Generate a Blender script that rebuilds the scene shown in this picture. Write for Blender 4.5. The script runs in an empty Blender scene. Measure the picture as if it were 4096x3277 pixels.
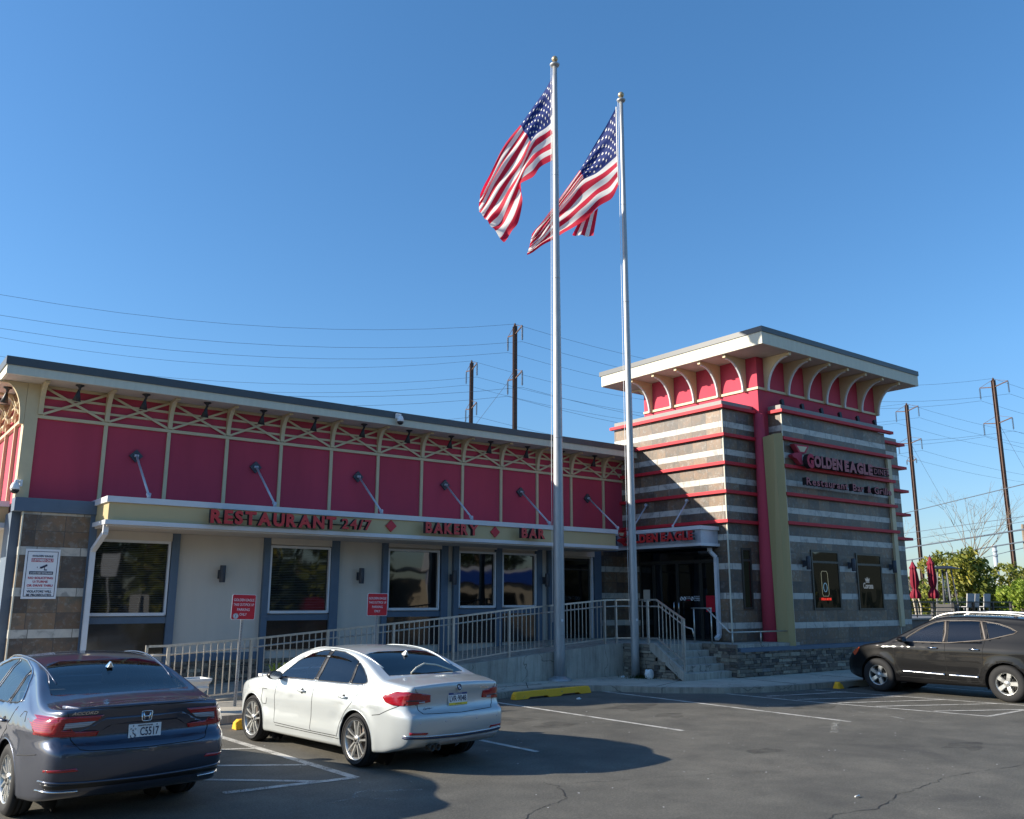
import bpy, bmesh, math, random
import numpy as np
from mathutils import Vector, Matrix
from mathutils.bvhtree import BVHTree
from mathutils.geometry import tessellate_polygon
random.seed(7)
R=math.radians; PI=math.pi
scene=bpy.context.scene; COL=scene.collection
# ------------------------------------------------------------------ camera
cd=bpy.data.cameras.new('camera'); cam=bpy.data.objects.new('camera',cd); COL.objects.link(cam)
cd.sensor_width=36; cd.lens=31.0; cd.clip_start=.1; cd.clip_end=3000
YAW,PITCH,ROLL=R(37.137),R(12.127),R(0.178)
fw=Vector((math.sin(YAW)*math.cos(PITCH),math.cos(YAW)*math.cos(PITCH),math.sin(PITCH)))
rt=Vector((math.cos(YAW),-math.sin(YAW),0)); up=rt.cross(fw)
r2=rt*math.cos(ROLL)+up*math.sin(ROLL); u2=up*math.cos(ROLL)-rt*math.sin(ROLL)
cam.matrix_world=Matrix(((r2.x,u2.x,-fw.x,0),(r2.y,u2.y,-fw.y,0),(r2.z,u2.z,-fw.z,2.1),(0,0,0,1)))
scene.camera=cam
# ------------------------------------------------------------------ sky and sun
SD=Vector((-1,.615,.504)).normalized()           # direction towards the sun
EL=math.asin(SD.z)
w=bpy.data.worlds.new('World'); scene.world=w; w.use_nodes=True
nt=w.node_tree; nt.nodes.clear()
sk=nt.nodes.new('ShaderNodeTexSky'); sk.sky_type='NISHITA'; sk.sun_disc=False
sk.sun_elevation=EL; sk.sun_rotation=math.atan2(SD.x,SD.y)
sk.air_density=1.0; sk.dust_density=.35; sk.ozone_density=3.2; sk.altitude=50
bg=nt.nodes.new('ShaderNodeBackground'); bg.inputs['Strength'].default_value=.15
wo=nt.nodes.new('ShaderNodeOutputWorld'); 
hs=nt.nodes.new('ShaderNodeHueSaturation'); hs.inputs['Saturation'].default_value=1.20; mx=nt.nodes.new('ShaderNodeMix'); mx.data_type='RGBA'; mx.blend_type='MULTIPLY'; mx.inputs[0].default_value=1; mx.inputs[7].default_value=(.95,.90,.86,1)
nt.links.new(sk.outputs[0],hs.inputs['Color']); nt.links.new(hs.outputs[0],mx.inputs[6]); 
tc=nt.nodes.new('ShaderNodeTexCoord'); sx=nt.nodes.new('ShaderNodeSeparateXYZ'); nt.links.new(tc.outputs['Generated'],sx.inputs[0]); rp=nt.nodes.new('ShaderNodeValToRGB'); nt.links.new(sx.outputs[2],rp.inputs[0])
e_=rp.color_ramp.elements; e_[0].position=0; e_[0].color=(.44,.49,.60,1); e_[1].position=.75; e_[1].color=(1,1,1,1); q=e_.new(.25); q.color=(.74,.80,.86,1)
m2=nt.nodes.new('ShaderNodeMix'); m2.data_type='RGBA'; m2.blend_type='MULTIPLY'; m2.inputs[0].default_value=1; nt.links.new(mx.outputs[2],m2.inputs[6]); nt.links.new(rp.outputs[0],m2.inputs[7]); nt.links.new(m2.outputs[2],bg.inputs[0]); nt.links.new(bg.outputs[0],wo.inputs[0])
sl=bpy.data.lights.new('sun','SUN'); sl.energy=4.9; sl.angle=R(.55); sl.color=(1,.91,.76)
so=bpy.data.objects.new('sun',sl); COL.objects.link(so); so.rotation_euler=SD.to_track_quat('Z','Y').to_euler()
scene.view_settings.view_transform='Standard'; scene.view_settings.look='None'
scene.view_settings.exposure=.85; scene.view_settings.gamma=1
scene.render.engine='CYCLES'; scene.cycles.max_bounces=8; scene.cycles.transparent_max_bounces=12
# ------------------------------------------------------------------ node helpers
class N:
    def __init__(s,name):
        s.m=bpy.data.materials.new(name); s.m.use_nodes=True; s.t=s.m.node_tree; s.b=s.t.nodes['Principled BSDF']; s.o=s.t.nodes['Material Output']
    def n(s,ty,**k):
        x=s.t.nodes.new('ShaderNode'+ty)
        for a,b in k.items(): setattr(x,a,b)
        return x
    def l(s,a,b): s.t.links.new(a,b)
    def inp(s,node,idx,v):
        if hasattr(v,'is_output') or isinstance(v,bpy.types.NodeSocket): s.l(v,node.inputs[idx])
        else: node.inputs[idx].default_value=v
    def math(s,op,a,b=0.,c=0.,clamp=False):
        x=s.n('Math',operation=op); x.use_clamp=clamp
        s.inp(x,0,a); s.inp(x,1,b)
        if op in('MULTIPLY_ADD','COMPARE','SMOOTH_MIN'): s.inp(x,2,c)
        return x.outputs[0]
    def mix(s,f,a,b,mode='MIX'):
        x=s.n('Mix',data_type='RGBA',blend_type=mode); s.inp(x,0,f); s.inp(x,6,a); s.inp(x,7,b); return x.outputs[2]
    def noise(s,vec,scale,detail=4,rough=.55,dist=0.,out=0):
        x=s.n('TexNoise'); 
        if vec is not None: s.l(vec,x.inputs['Vector'])
        x.inputs['Scale'].default_value=scale; x.inputs['Detail'].default_value=detail; x.inputs['Roughness'].default_value=rough; x.inputs['Distortion'].default_value=dist
        return x.outputs[out]
    def ramp(s,f,pts):
        x=s.n('ValToRGB'); s.l(f,x.inputs[0]); e=x.color_ramp.elements
        while len(e)>2: e.remove(e[-1])
        for i,(p,c) in enumerate(pts):
            if i<2: q=e[i]; q.position=p
            else: q=e.new(p)
            q.color=c if len(c)==4 else (*c,1)
        return x.outputs[0]
    def bump(s,h,st=.2,dist=.01):
        x=s.n('Bump'); s.l(h,x.inputs['Height']); x.inputs['Strength'].default_value=st; x.inputs['Distance'].default_value=dist; s.l(x.outputs[0],s.b.inputs['Normal'])
    def pos(s): return s.n('NewGeometry').outputs['Position']
    def obj(s): return s.n('TexCoord').outputs['Object']
    def gen(s): return s.n('TexCoord').outputs['Generated']
    def map(s,v,sc=(1,1,1),loc=(0,0,0),rot=(0,0,0)):
        x=s.n('Mapping'); s.l(v,x.inputs[0]); x.inputs['Scale'].default_value=sc; x.inputs['Location'].default_value=loc; x.inputs['Rotation'].default_value=rot; return x.outputs[0]
def c4(c): return (c[0],c[1],c[2],1)
M={}
def simple(name,col,rough=.6,metal=0.,var=.12,scale=6,bump=0.,bscale=80,coat=0.,streak=False,spec=.5,dist=.004):
    k=N(name); p=k.pos()
    sc=k.map(p,(1,1,.15)) if streak else p
    f=k.noise(sc,scale,5,.6); g=k.ramp(f,[(.25,tuple(x*(1-var) for x in col)),(.75,tuple(min(1,x*(1+var)) for x in col))])
    k.l(g,k.b.inputs['Base Color']); k.b.inputs['Roughness'].default_value=rough; k.b.inputs['Metallic'].default_value=metal
    k.b.inputs['Specular IOR Level'].default_value=spec; k.b.inputs['Coat Weight'].default_value=coat; k.b.inputs['Coat Roughness'].default_value=.03
    if bump: k.bump(k.noise(p,bscale,3,.6),bump,dist)
    M[name]=k.m; return k.m
simple('red_stucco',(.46,.046,.082),.85,var=.14,scale=1.1,streak=True,bump=.25,bscale=160)
simple('red_band',(.52,.014,.028),.65,var=.08)
simple('gold_trim',(.58,.47,.29),.55,var=.07,scale=3)
simple('gold_panel',(.50,.395,.21),.45,var=.05,scale=2,streak=True)
simple('olive_gold',(.33,.27,.125),.5,var=.06,scale=2,streak=True)
simple('cream_fascia',(.60,.575,.47),.75,var=.07,scale=9,streak=True,bump=.15)
simple('soffit',(.50,.44,.38),.85,var=.10,scale=3,bump=.15,bscale=60)
simple('roof_cap',(.060,.068,.078),.45,var=.15,scale=1.5)
simple('grey_cap',(.19,.18,.17),.5,var=.12,scale=2)
simple('white_trim',(.62,.63,.66),.4,var=.06,scale=3)
simple('beige_wall',(.55,.495,.43),.85,var=.07,scale=2,streak=True,bump=.4,bscale=260)
simple('blue_grey',(.09,.13,.185),.6,var=.10,scale=3,bump=.1)
simple('dark_bronze',(.045,.042,.038),.4,metal=.3)
simple('black_metal',(.018,.018,.02),.5)
simple('sconce_grey',(.045,.05,.065),.5)
simple('steel_rail',(.50,.475,.43),.38,metal=.75,var=.18,scale=14)
simple('galvanised',(.36,.37,.38),.5,metal=.5,var=.16,scale=18,streak=True)
simple('rod_grey',(.48,.49,.54),.4,metal=.2)
simple('letter_face',(.52,.028,.03),.4,var=.05)
simple('letter_side',(.012,.008,.012),.6)
simple('gold_ball',(.45,.36,.22),.4,metal=.6)
simple('white_paint',(.75,.75,.73),.55,var=.08)
simple('white_plastic',(.78,.78,.78),.35,var=.02)
simple('sign_red',(.50,.012,.03),.35,var=.05)
simple('sign_white',(.74,.76,.80),.4,var=.03)
simple('ink_navy',(.012,.02,.06),.5); simple('ink_red',(.42,.02,.06),.5)
simple('umbrella_red',(.19,.004,.022),.8,var=.2,scale=5)
simple('chair_grey',(.42,.42,.42),.6)
simple('bark',(.22,.17,.12),.9,var=.3,scale=12); simple('pale_bark',(.42,.37,.29),.9,var=.25,scale=12)
simple('rust_steel',(.085,.045,.032),.75,var=.35,scale=6); simple('insulator',(.03,.025,.03),.3); simple('wire',(.09,.11,.14),.6)
simple('litter_white',(.75,.75,.74),.6,bump=.6,bscale=30); simple('urn_white',(.66,.65,.62),.7,var=.08,scale=12,bump=.2)
simple('tyre',(.011,.011,.012),.8,var=.2,scale=30); simple('liner',(.006,.006,.006),.9); simple('seat_cloth',(.03,.03,.032),.9); simple('tan_trim',(.12,.10,.085),.45)
simple('chrome',(.75,.75,.76),.12,metal=1,var=.03); simple('black_plastic',(.012,.012,.013),.35); simple('gap',(.004,.004,.004),.8)
simple('plate_white',(.72,.74,.74),.4); simple('plate_blue',(.02,.05,.2),.4); simple('plate_yellow',(.75,.58,.05),.4)
simple('rim_silver',(.52,.52,.50),.3,metal=.7,var=.06); simple('rim_dark',(.06,.055,.05),.4,metal=.5); simple('brake',(.10,.08,.07),.6,metal=.6,var=.3)
simple('stone_tower',(.38,.43,.48),.8)
# car paint
def paint(name,col,metal,rough,flake=.25,coat=1.):
    k=N(name); p=k.obj(); k.b.inputs['Base Color'].default_value=c4(col); k.b.inputs['Metallic'].default_value=metal; k.b.inputs['Roughness'].default_value=rough
    k.b.inputs['Coat Weight'].default_value=coat; k.b.inputs['Coat Roughness'].default_value=.035
    f=k.noise(p,700,1,.5); k.l(k.mix(.5,c4(col),k.mix(f,c4(tuple(x*(1-flake) for x in col)),c4(tuple(min(1,x*(1+flake)) for x in col)))),k.b.inputs['Base Color'])
    M[name]=k.m
paint('paint_blue_grey',(.068,.078,.112),.7,.32)
paint('paint_white',(.50,.53,.53),.3,.36,.06)
paint('paint_black',(.004,.004,.0045),0,.5,.1,.55); M['paint_black'].node_tree.nodes['Principled BSDF'].inputs['Specular IOR Level'].default_value=.1
def lampglass(name,col,rough=.12,em=0.):
    k=N(name); k.b.inputs['Roughness'].default_value=rough; k.b.inputs['Coat Weight'].default_value=1; k.b.inputs['Coat Roughness'].default_value=.02
    p=k.obj(); ww=k.n('TexWave',wave_type='BANDS',bands_direction='Z'); k.l(p,ww.inputs[0]); ww.inputs['Scale'].default_value=18
    k.l(k.mix(ww.outputs[1],c4(col),c4(tuple(x*.55 for x in col))),k.b.inputs['Base Color']); M[name]=k.m
lampglass('lamp_red',(.40,.006,.014)); lampglass('lamp_clear',(.42,.44,.48)); lampglass('lamp_dark',(.06,.01,.015)); lampglass('lamp_amber',(.75,.10,.02))
def glass(name,tint,refl=1.):
    k=N(name); k.t.nodes.remove(k.b)
    tr=k.n('BsdfTransparent'); tr.inputs[0].default_value=c4(tint); gl=k.n('BsdfGlossy'); gl.inputs[0].default_value=(1,1,1,1); gl.inputs['Roughness'].default_value=.015
    fr=k.n('Fresnel'); fr.inputs[0].default_value=1.5; f=k.math('MULTIPLY_ADD',fr.outputs[0],refl,.05*refl,clamp=True) 
    fx=k.t.nodes[-1]; fx.inputs[2].default_value=.04*refl
    ms=k.n('MixShader'); k.l(f,ms.inputs[0]); k.l(tr.outputs[0],ms.inputs[1]); k.l(gl.outputs[0],ms.inputs[2]); k.l(ms.outputs[0],k.o.inputs[0]); M[name]=k.m
glass('car_glass',(.74,.80,.80),.95); glass('car_glass_dark',(.035,.04,.045),.85)
def window_glass(name,base,blinds=0,wav=.02,mirror=.0):
    k=N(name); p=k.pos(); b=k.b; b.inputs['Roughness'].default_value=.03; b.inputs['Specular IOR Level'].default_value=.5; b.inputs['IOR'].default_value=1.6
    b.inputs['Base Color'].default_value=c4(base)
    if blinds:
        sx=k.n('SeparateXYZ'); k.l(p,sx.inputs[0]); fr=k.math('FRACT',k.math('MULTIPLY',sx.outputs[2],26.))
        m=k.math('GREATER_THAN',fr,.72); nz=k.noise(k.map(p,(2,2,9)),1.5,3); m=k.math('MULTIPLY',m,k.math('MULTIPLY',nz,1.))
        k.l(k.mix(m,c4(base),c4((.10,.11,.12))),b.inputs['Base Color'])
    k.bump(k.noise(k.map(p,(1,1,.7)),1.6,1,.4),wav,.2); M[name]=k.m
window_glass('blind_glass',(.004,.006,.008),1); window_glass('dark_glass',(.003,.004,.005)); window_glass('tower_glass',(.014,.014,.009),0,.05)
window_glass('polished_granite',(.012,.011,.013),0,.08); M['polished_granite'].node_tree.nodes['Principled BSDF'].inputs['Roughness'].default_value=.12
# slate and marble tile, courses follow world height
def tile_mat(name,S=.9,Z0=.2096):
    k=N(name); p=k.pos(); sx=k.n('SeparateXYZ'); k.l(p,sx.inputs[0])
    u=k.math('ADD',k.math('MULTIPLY',sx.outputs[0],1/S),k.math('MULTIPLY',sx.outputs[1],1/S))
    zz=k.math('MULTIPLY',k.math('SUBTRACT',sx.outputs[2],Z0),1/S)      # building units
    q=k.math('DIVIDE',k.math('SUBTRACT',zz,1.41-9),.9); lay=k.math('FLOOR',q); loc=k.math('MULTIPLY',k.math('FRACT',q),.9)
    white=k.math('GREATER_THAN',loc,.715)
    row=k.math('FLOOR',k.math('DIVIDE',loc,.3575)); rid=k.math('ADD',k.math('MULTIPLY',lay,3.),row)
    wd=k.math('MULTIPLY_ADD',white,.3,.6); k.t.nodes[-1].inputs[1].default_value=.3; k.t.nodes[-1].inputs[2].default_value=.6
    uo=k.math('ADD',u,k.math('MULTIPLY',white,.23)); uu=k.math('DIVIDE',uo,wd); cid=k.math('FLOOR',uu); fu=k.math('MULTIPLY',k.math('FRACT',uu),wd)
    cb=k.n('CombineXYZ'); k.l(cid,cb.inputs[0]); k.l(rid,cb.inputs[1]); wn=k.n('TexWhiteNoise'); k.l(cb.outputs[0],wn.inputs['Vector'])
    off=k.n('VectorMath',operation='MULTIPLY_ADD'); k.l(wn.outputs['Color'],off.inputs[0]); off.inputs[1].default_value=(40,40,40); k.l(p,off.inputs[2]); pv=off.outputs[0]
    n1=k.noise(pv,1.7,6,.62,.6); n2=k.noise(pv,3.1,5,.7,1.2); n3=k.noise(pv,9,5,.7)
    dark=k.ramp(n1,[(.30,(.080,.072,.066)),(.46,(.135,.110,.086)),(.58,(.20,.13,.078)),(.72,(.11,.105,.085))])
    dark=k.mix(k.ramp(n2,[(.44,(0,0,0)),(.66,(.8,.8,.8))]),dark,c4((.21,.13,.085)))
    dark=k.mix(k.ramp(n3,[(.52,(0,0,0)),(.66,(.7,.7,.7))]),dark,c4((.26,.25,.23)))
    dark=k.mix(1.,dark,k.ramp(wn.outputs['Value'],[(0,(.50,.52,.58)),(1,(1.15,1.10,1.03))]),'MULTIPLY')
    wv=k.noise(pv,2.2,6,.65,1.5); mar=k.ramp(wv,[(.36,(.28,.27,.25)),(.48,(.46,.44,.40)),(.7,(.55,.52,.46))])
    col=k.mix(white,dark,mar)
    # joints
    zl=k.math('MODULO',loc,.3575); jz=k.math('LESS_THAN',k.math('MINIMUM',zl,k.math('SUBTRACT',.3575,zl)),.006)
    jz=k.math('MULTIPLY',jz,k.math('SUBTRACT',1.,white)); ju=k.math('LESS_THAN',fu,.014); j=k.math('MAXIMUM',jz,ju)
    col=k.mix(k.math('MULTIPLY',j,.9),col,c4((.06,.055,.05)))
    k.l(col,k.b.inputs['Base Color']); k.b.inputs['Roughness'].default_value=.5
    k.bump(k.math('SUBTRACT',n3,k.math('MULTIPLY',j,1.)),.25,.006); M[name]=k.m
tile_mat('slate_tile')
# ledger stone, colour varies by stone (object-space cell attribute)
k=N('ledger_stone'); at=k.n('Attribute',attribute_name='tone'); p=k.pos(); n=k.noise(p,14,6,.7); n2=k.noise(p,60,3)
c=k.ramp(at.outputs['Fac'],[(0,(.085,.075,.068)),(.3,(.17,.14,.115)),(.6,(.27,.225,.17)),(.85,(.36,.32,.25)),(1,(.22,.21,.20))])
c=k.mix(1.,c,k.ramp(n,[(.3,(.6,.6,.6)),(.7,(1.2,1.2,1.2))]),'MULTIPLY'); k.l(c,k.b.inputs['Base Color']); k.b.inputs['Roughness'].default_value=.9; k.bump(n,.6,.02); M['ledger_stone']=k.m
# concrete
def concrete(name,col,stain=True):
    k=N(name); p=k.pos(); a=k.noise(p,1.4,6,.65); b=k.noise(k.map(p,(5,5,.5)),1.6,5,.7); d=k.noise(p,110,2)
    c=k.ramp(a,[(.3,tuple(x*.78 for x in col)),(.7,tuple(x*1.15 for x in col))]); c=k.mix(1.,c,k.ramp(b,[(.32,(.62,.62,.62)),(.55,(1,1,1))]),'MULTIPLY') if stain else c
    c=k.mix(1.,c,k.ramp(d,[(.3,(.85,.85,.85)),(.7,(1.12,1.12,1.12))]),'MULTIPLY')
    cr=k.n('TexVoronoi',feature='DISTANCE_TO_EDGE'); dv=k.n('VectorMath',operation='MULTIPLY_ADD'); nz=k.n('TexNoise'); k.l(p,nz.inputs['Vector']); nz.inputs['Scale'].default_value=2.5; k.l(nz.outputs['Color'],dv.inputs[0]); dv.inputs[1].default_value=(.7,.7,.7); k.l(p,dv.inputs[2]); k.l(dv.outputs[0],cr.inputs['Vector']); cr.inputs['Scale'].default_value=.55; c=k.mix(k.math('MULTIPLY',k.math('LESS_THAN',cr.outputs['Distance'],.006),.55),c,c4((.06,.055,.05)))
    k.l(c,k.b.inputs['Base Color']); k.b.inputs['Roughness'].default_value=.88; k.bump(d,.3,.004); M[name]=k.m
concrete('concrete',(.40,.365,.31)); concrete('concrete_wall',(.44,.40,.34)); concrete('pavement',(.47,.42,.34),False); concrete('kerb',(.36,.325,.265))
# asphalt
k=N('asphalt'); p=k.pos(); big=k.noise(p,.22,6,.6,.4); mid=k.noise(p,1.3,5,.65); fine=k.noise(p,150,2,.7); vv=k.n('TexVoronoi'); k.l(p,vv.inputs[0]); vv.inputs['Scale'].default_value=95
c=k.ramp(big,[(.3,(.088,.084,.073)),(.55,(.115,.109,.094)),(.75,(.138,.128,.109))]); c=k.mix(1.,c,k.ramp(mid,[(.3,(.72,.72,.72)),(.7,(1.22,1.21,1.18))]),'MULTIPLY')
c=k.mix(1.,c,k.ramp(fine,[(.32,(.50,.50,.50)),(.5,(1.0,1.0,1.0)),(.70,(1.8,1.77,1.7))]),'MULTIPLY'); mg=k.noise(p,38,3,.75); c=k.mix(1.,c,k.ramp(mg,[(.30,(.66,.66,.66)),(.5,(1.02,1.02,1.02)),(.70,(1.45,1.43,1.38))]),'MULTIPLY')
wn=k.ramp(vv.outputs['Color'],[(.0,(0,0,0)),(.90,(0,0,0)),(.96,(1,1,1))]); c=k.mix(k.math('MULTIPLY',k.math('GREATER_THAN',vv.outputs['Color'],.93),.45),c,c4((.24,.23,.21)))
st=k.noise(k.map(p,(1,.6,1),(3.3,1.2,0)),.55,4,.55,1.1); c=k.mix(k.ramp(st,[(.60,(0,0,0)),(.72,(.55,.55,.55))]),c,c4((.055,.052,.047)))
sc=k.noise(k.map(p,(.5,3,1),(1,5,0),(0,0,.5)),1.2,4,.6,1.6); c=k.mix(k.ramp(sc,[(.64,(0,0,0)),(.78,(.35,.35,.35))]),c,c4((.19,.18,.155)))
k.l(c,k.b.inputs['Base Color']); k.b.inputs['Roughness'].default_value=.82; k.b.inputs['Specular IOR Level'].default_value=.35; k.bump(fine,.5,.006); M['asphalt']=k.m
# worn markings: transparent where the paint has gone
def worn(name,col,lo=.34,hi=.42):
    k=N(name); p=k.pos(); n=k.noise(p,55,3,.7); m=k.noise(p,3.5,4,.6)
    f=k.ramp(k.math('ADD',k.math('MULTIPLY',n,.6),k.math('MULTIPLY',m,.4)),[(lo,(0,0,0)),(hi,(1,1,1))]); k.l(f,k.b.inputs['Alpha'])
    k.l(k.ramp(m,[(.3,tuple(x*.75 for x in col)),(.7,col)]),k.b.inputs['Base Color']); k.b.inputs['Roughness'].default_value=.75; M[name]=k.m
worn('line_paint',(.58,.56,.51),.36,.50); worn('crack_dark',(.028,.027,.025),.44,.50); worn('scuff',(.36,.35,.31),.44,.60); worn('oil_stain',(.045,.042,.038),.40,.95)
k=N('yellow_kerb'); p=k.pos(); n=k.noise(p,9,5,.7); k.l(k.mix(k.ramp(n,[(.62,(0,0,0)),(.68,(1,1,1))]),c4((.82,.42,.02)),c4((.2,.17,.12))),k.b.inputs['Base Color']); k.b.inputs['Roughness'].default_value=.8; k.bump(k.noise(p,60,3),.5,.01); M['yellow_kerb']=k.m
k=N('worn_kerb'); p=k.obj(); sx=k.n('SeparateXYZ'); k.l(p,sx.inputs[0]); n=k.noise(p,6,5,.7); f=k.math('GREATER_THAN',k.math('ADD',k.math('MULTIPLY',n,.9),sx.outputs[0]),-.42)
k.l(k.mix(f,c4((.82,.42,.02)),c4((.23,.20,.15))),k.b.inputs['Base Color']); k.b.inputs['Roughness'].default_value=.85; M['worn_kerb']=k.m
# foliage
def leafm(name,a,b,c):
    k=N(name); oi=k.n('Attribute',attribute_name='tone'); col=k.ramp(oi.outputs['Fac'],[(0,a),(.5,b),(1,c)]); k.l(col,k.b.inputs['Base Color']); k.b.inputs['Roughness'].default_value=.6
    tl=k.n('BsdfTranslucent'); k.l(col,tl.inputs[0]); ms=k.n('MixShader'); ms.inputs[0].default_value=.35; k.l(k.b.outputs[0],ms.inputs[1]); k.l(tl.outputs[0],ms.inputs[2]); k.l(ms.outputs[0],k.o.inputs[0]); M[name]=k.m
leafm('leaf_olive',(.07,.095,.015),(.19,.22,.03),(.46,.40,.06)); leafm('leaf_lime',(.09,.15,.012),(.22,.31,.03),(.40,.46,.07)); leafm('leaf_dark',(.015,.03,.01),(.035,.06,.015),(.07,.10,.025)); leafm('grass_green',(.03,.05,.01),(.06,.10,.02),(.12,.14,.04))
def emis(name,col,st):
    k=N(name); k.b.inputs['Base Color'].default_value=c4(col); k.b.inputs['Emission Color'].default_value=c4(col); k.b.inputs['Emission Strength'].default_value=st; M[name]=k.m
emis('neon_red',(.8,.04,.02),.45); emis('neon_cream',(.30,.28,.17),.25); emis('neon_blue',(.14,.26,.34),.3); emis('neon_white',(.26,.26,.24),.2)
# flag: stripes and canton from the cloth's own UV
k=N('flag_cloth'); uv=k.n('UVMap'); sx=k.n('SeparateXYZ'); k.l(uv.outputs[0],sx.inputs[0])
v13=k.math('MULTIPLY',sx.outputs[1],13.); odd=k.math('GREATER_THAN',k.math('MODULO',v13,2.),1.)
can=k.math('MULTIPLY',k.math('LESS_THAN',sx.outputs[0],.4),k.math('LESS_THAN',v13,7.))
col=k.mix(odd,c4((.62,.012,.05)),c4((.85,.83,.79))); col=k.mix(can,col,c4((.012,.035,.20))); k.l(col,k.b.inputs['Base Color']); k.b.inputs['Roughness'].default_value=.7
tl=k.n('BsdfTranslucent'); k.l(col,tl.inputs[0]); ms=k.n('MixShader'); ms.inputs[0].default_value=.5; k.l(k.b.outputs[0],ms.inputs[1]); k.l(tl.outputs[0],ms.inputs[2]); k.l(ms.outputs[0],k.o.inputs[0]); M['flag_cloth']=k.m
# ------------------------------------------------------------------ mesh helpers
class MB:
    def __init__(s,xf=None): s.bm=bmesh.new(); s.xf=xf
    def f(s,pts,mi=0,smooth=False):
        vs=[s.bm.verts.new(p) for p in pts]
        try: fc=s.bm.faces.new(vs); fc.material_index=mi; fc.smooth=smooth; return fc
        except ValueError: return None
    def box(s,x0,x1,y0,y1,z0,z1,mi=0):
        v=[s.bm.verts.new(p) for p in ((x0,y0,z0),(x1,y0,z0),(x1,y1,z0),(x0,y1,z0),(x0,y0,z1),(x1,y0,z1),(x1,y1,z1),(x0,y1,z1))]
        o=[]
        for q in ((3,2,1,0),(4,5,6,7),(0,1,5,4),(1,2,6,5),(2,3,7,6),(3,0,4,7)):
            fc=s.bm.faces.new([v[i] for i in q]); fc.material_index=mi; o.append(fc)
        return o
    def prism(s,poly,ax,a,b,mi=0,smooth=False):   # poly: 2D points; ax: extrusion axis
        def P(p,t): return {'x':(t,p[0],p[1]),'y':(p[0],t,p[1]),'z':(p[0],p[1],t)}[ax]
        A=[s.bm.verts.new(P(p,a)) for p in poly]; B=[s.bm.verts.new(P(p,b)) for p in poly]; n=len(poly)
        for tri in (A[::-1],B): 
            fc=s.bm.faces.new(tri); fc.material_index=mi
        for i in range(n):
            fc=s.bm.faces.new((A[i],A[(i+1)%n],B[(i+1)%n],B[i])); fc.material_index=mi; fc.smooth=smooth
    def bar(s,p,q,w,h=None,mi=0):
        h=h or w; p=Vector(p); q=Vector(q); d=(q-p).normalized(); u=Vector((0,0,1)) if abs(d.z)<.95 else Vector((0,1,0))
        a=d.cross(u).normalized()*w/2; b=a.cross(d).normalized()*h/2
        A=[s.bm.verts.new(p+x) for x in (a+b,a-b,-a-b,-a+b)]; B=[s.bm.verts.new(q+x) for x in (a+b,a-b,-a-b,-a+b)]
        for i in range(4): fc=s.bm.faces.new((A[i],A[(i+1)%4],B[(i+1)%4],B[i])); fc.material_index=mi
        for l in (A[::-1],B): s.bm.faces.new(l).material_index=mi
    def tube(s,pts,r,n=8,mi=0,closed=False,caps=True):
        pts=[Vector(p) for p in pts]; rs=r if hasattr(r,'__len__') else [r]*len(pts); rings=[]; L=len(pts); a=None
        for i,p in enumerate(pts):
            d=(pts[(i+1)%L]-pts[i-1]) if closed else (pts[min(i+1,L-1)]-pts[max(i-1,0)])
            if d.length<1e-9: d=Vector((0,0,1))
            d.normalize()
            if a is None: u=Vector((0,0,1)) if abs(d.z)<.9 else Vector((1,0,0)); a=d.cross(u).normalized()
            else:
                a=a-d*a.dot(d)
                a=a.normalized() if a.length>1e-6 else d.orthogonal().normalized()
            b=d.cross(a)
            rings.append([s.bm.verts.new(p+(a*math.cos(2*PI*k/n)+b*math.sin(2*PI*k/n))*rs[i]) for k in range(n)])
        for i in range(L if closed else L-1):
            A=rings[i]; B=rings[(i+1)%L]
            for k in range(n): fc=s.bm.faces.new((A[k],A[(k+1)%n],B[(k+1)%n],B[k])); fc.smooth=True; fc.material_index=mi
        if caps and not closed:
            for l in (rings[0][::-1],rings[-1]): s.bm.faces.new(l).material_index=mi
    def lathe(s,prof,c=(0,0,0),ax='z',n=24,mi=0,smooth=True,a0=0,a1=2*PI,caps=True):
        full=abs(a1-a0-2*PI)<1e-6; rings=[]; m=n if full else n+1
        for r,t in prof:
            ring=[]
            for k in range(m):
                a=a0+(a1-a0)*k/n; u=r*math.cos(a); v=r*math.sin(a)
                p={'z':(u,v,t),'y':(u,t,v),'x':(t,u,v)}[ax]; ring.append(s.bm.verts.new((p[0]+c[0],p[1]+c[1],p[2]+c[2])))
            rings.append(ring)
        for i in range(len(rings)-1):
            for k in range(n if full else n):
                k2=(k+1)%m
                fc=s.bm.faces.new((rings[i][k],rings[i][k2],rings[i+1][k2],rings[i+1][k])); fc.smooth=smooth; fc.material_index=mi
        for ring,pr in ((rings[0],prof[0]),(rings[-1],prof[-1])):
            if pr[0]>1e-4 and full and caps:
                try: s.bm.faces.new(ring).material_index=mi
                except ValueError: pass
    def build(s,name,mats,parent=None,bevel=0,normals=True,weld=0.,sharp=None):
        if weld: bmesh.ops.remove_doubles(s.bm,verts=s.bm.verts,dist=weld)
        if normals: bmesh.ops.recalc_face_normals(s.bm,faces=s.bm.faces)
        if s.xf:
            for v in s.bm.verts: v.co=s.xf(v.co)
        me=bpy.data.meshes.new(name); s.bm.to_mesh(me); s.bm.free()
        o=bpy.data.objects.new(name,me); COL.objects.link(o)
        for m in (mats if isinstance(mats,(list,tuple)) else [mats]): me.materials.append(M[m] if isinstance(m,str) else m)
        if parent is not None: o.parent=parent
        if bevel:
            b=o.modifiers.new('bevel','BEVEL'); b.width=bevel; b.segments=2; b.limit_method='ANGLE'; b.angle_limit=R(40)
        return o
def tag(o,label,cat,group=None,kind=None):
    if label: o['label']=label
    if cat: o['category']=cat
    if group: o['group']=group
    if kind: o['kind']=kind
    return o
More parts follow.
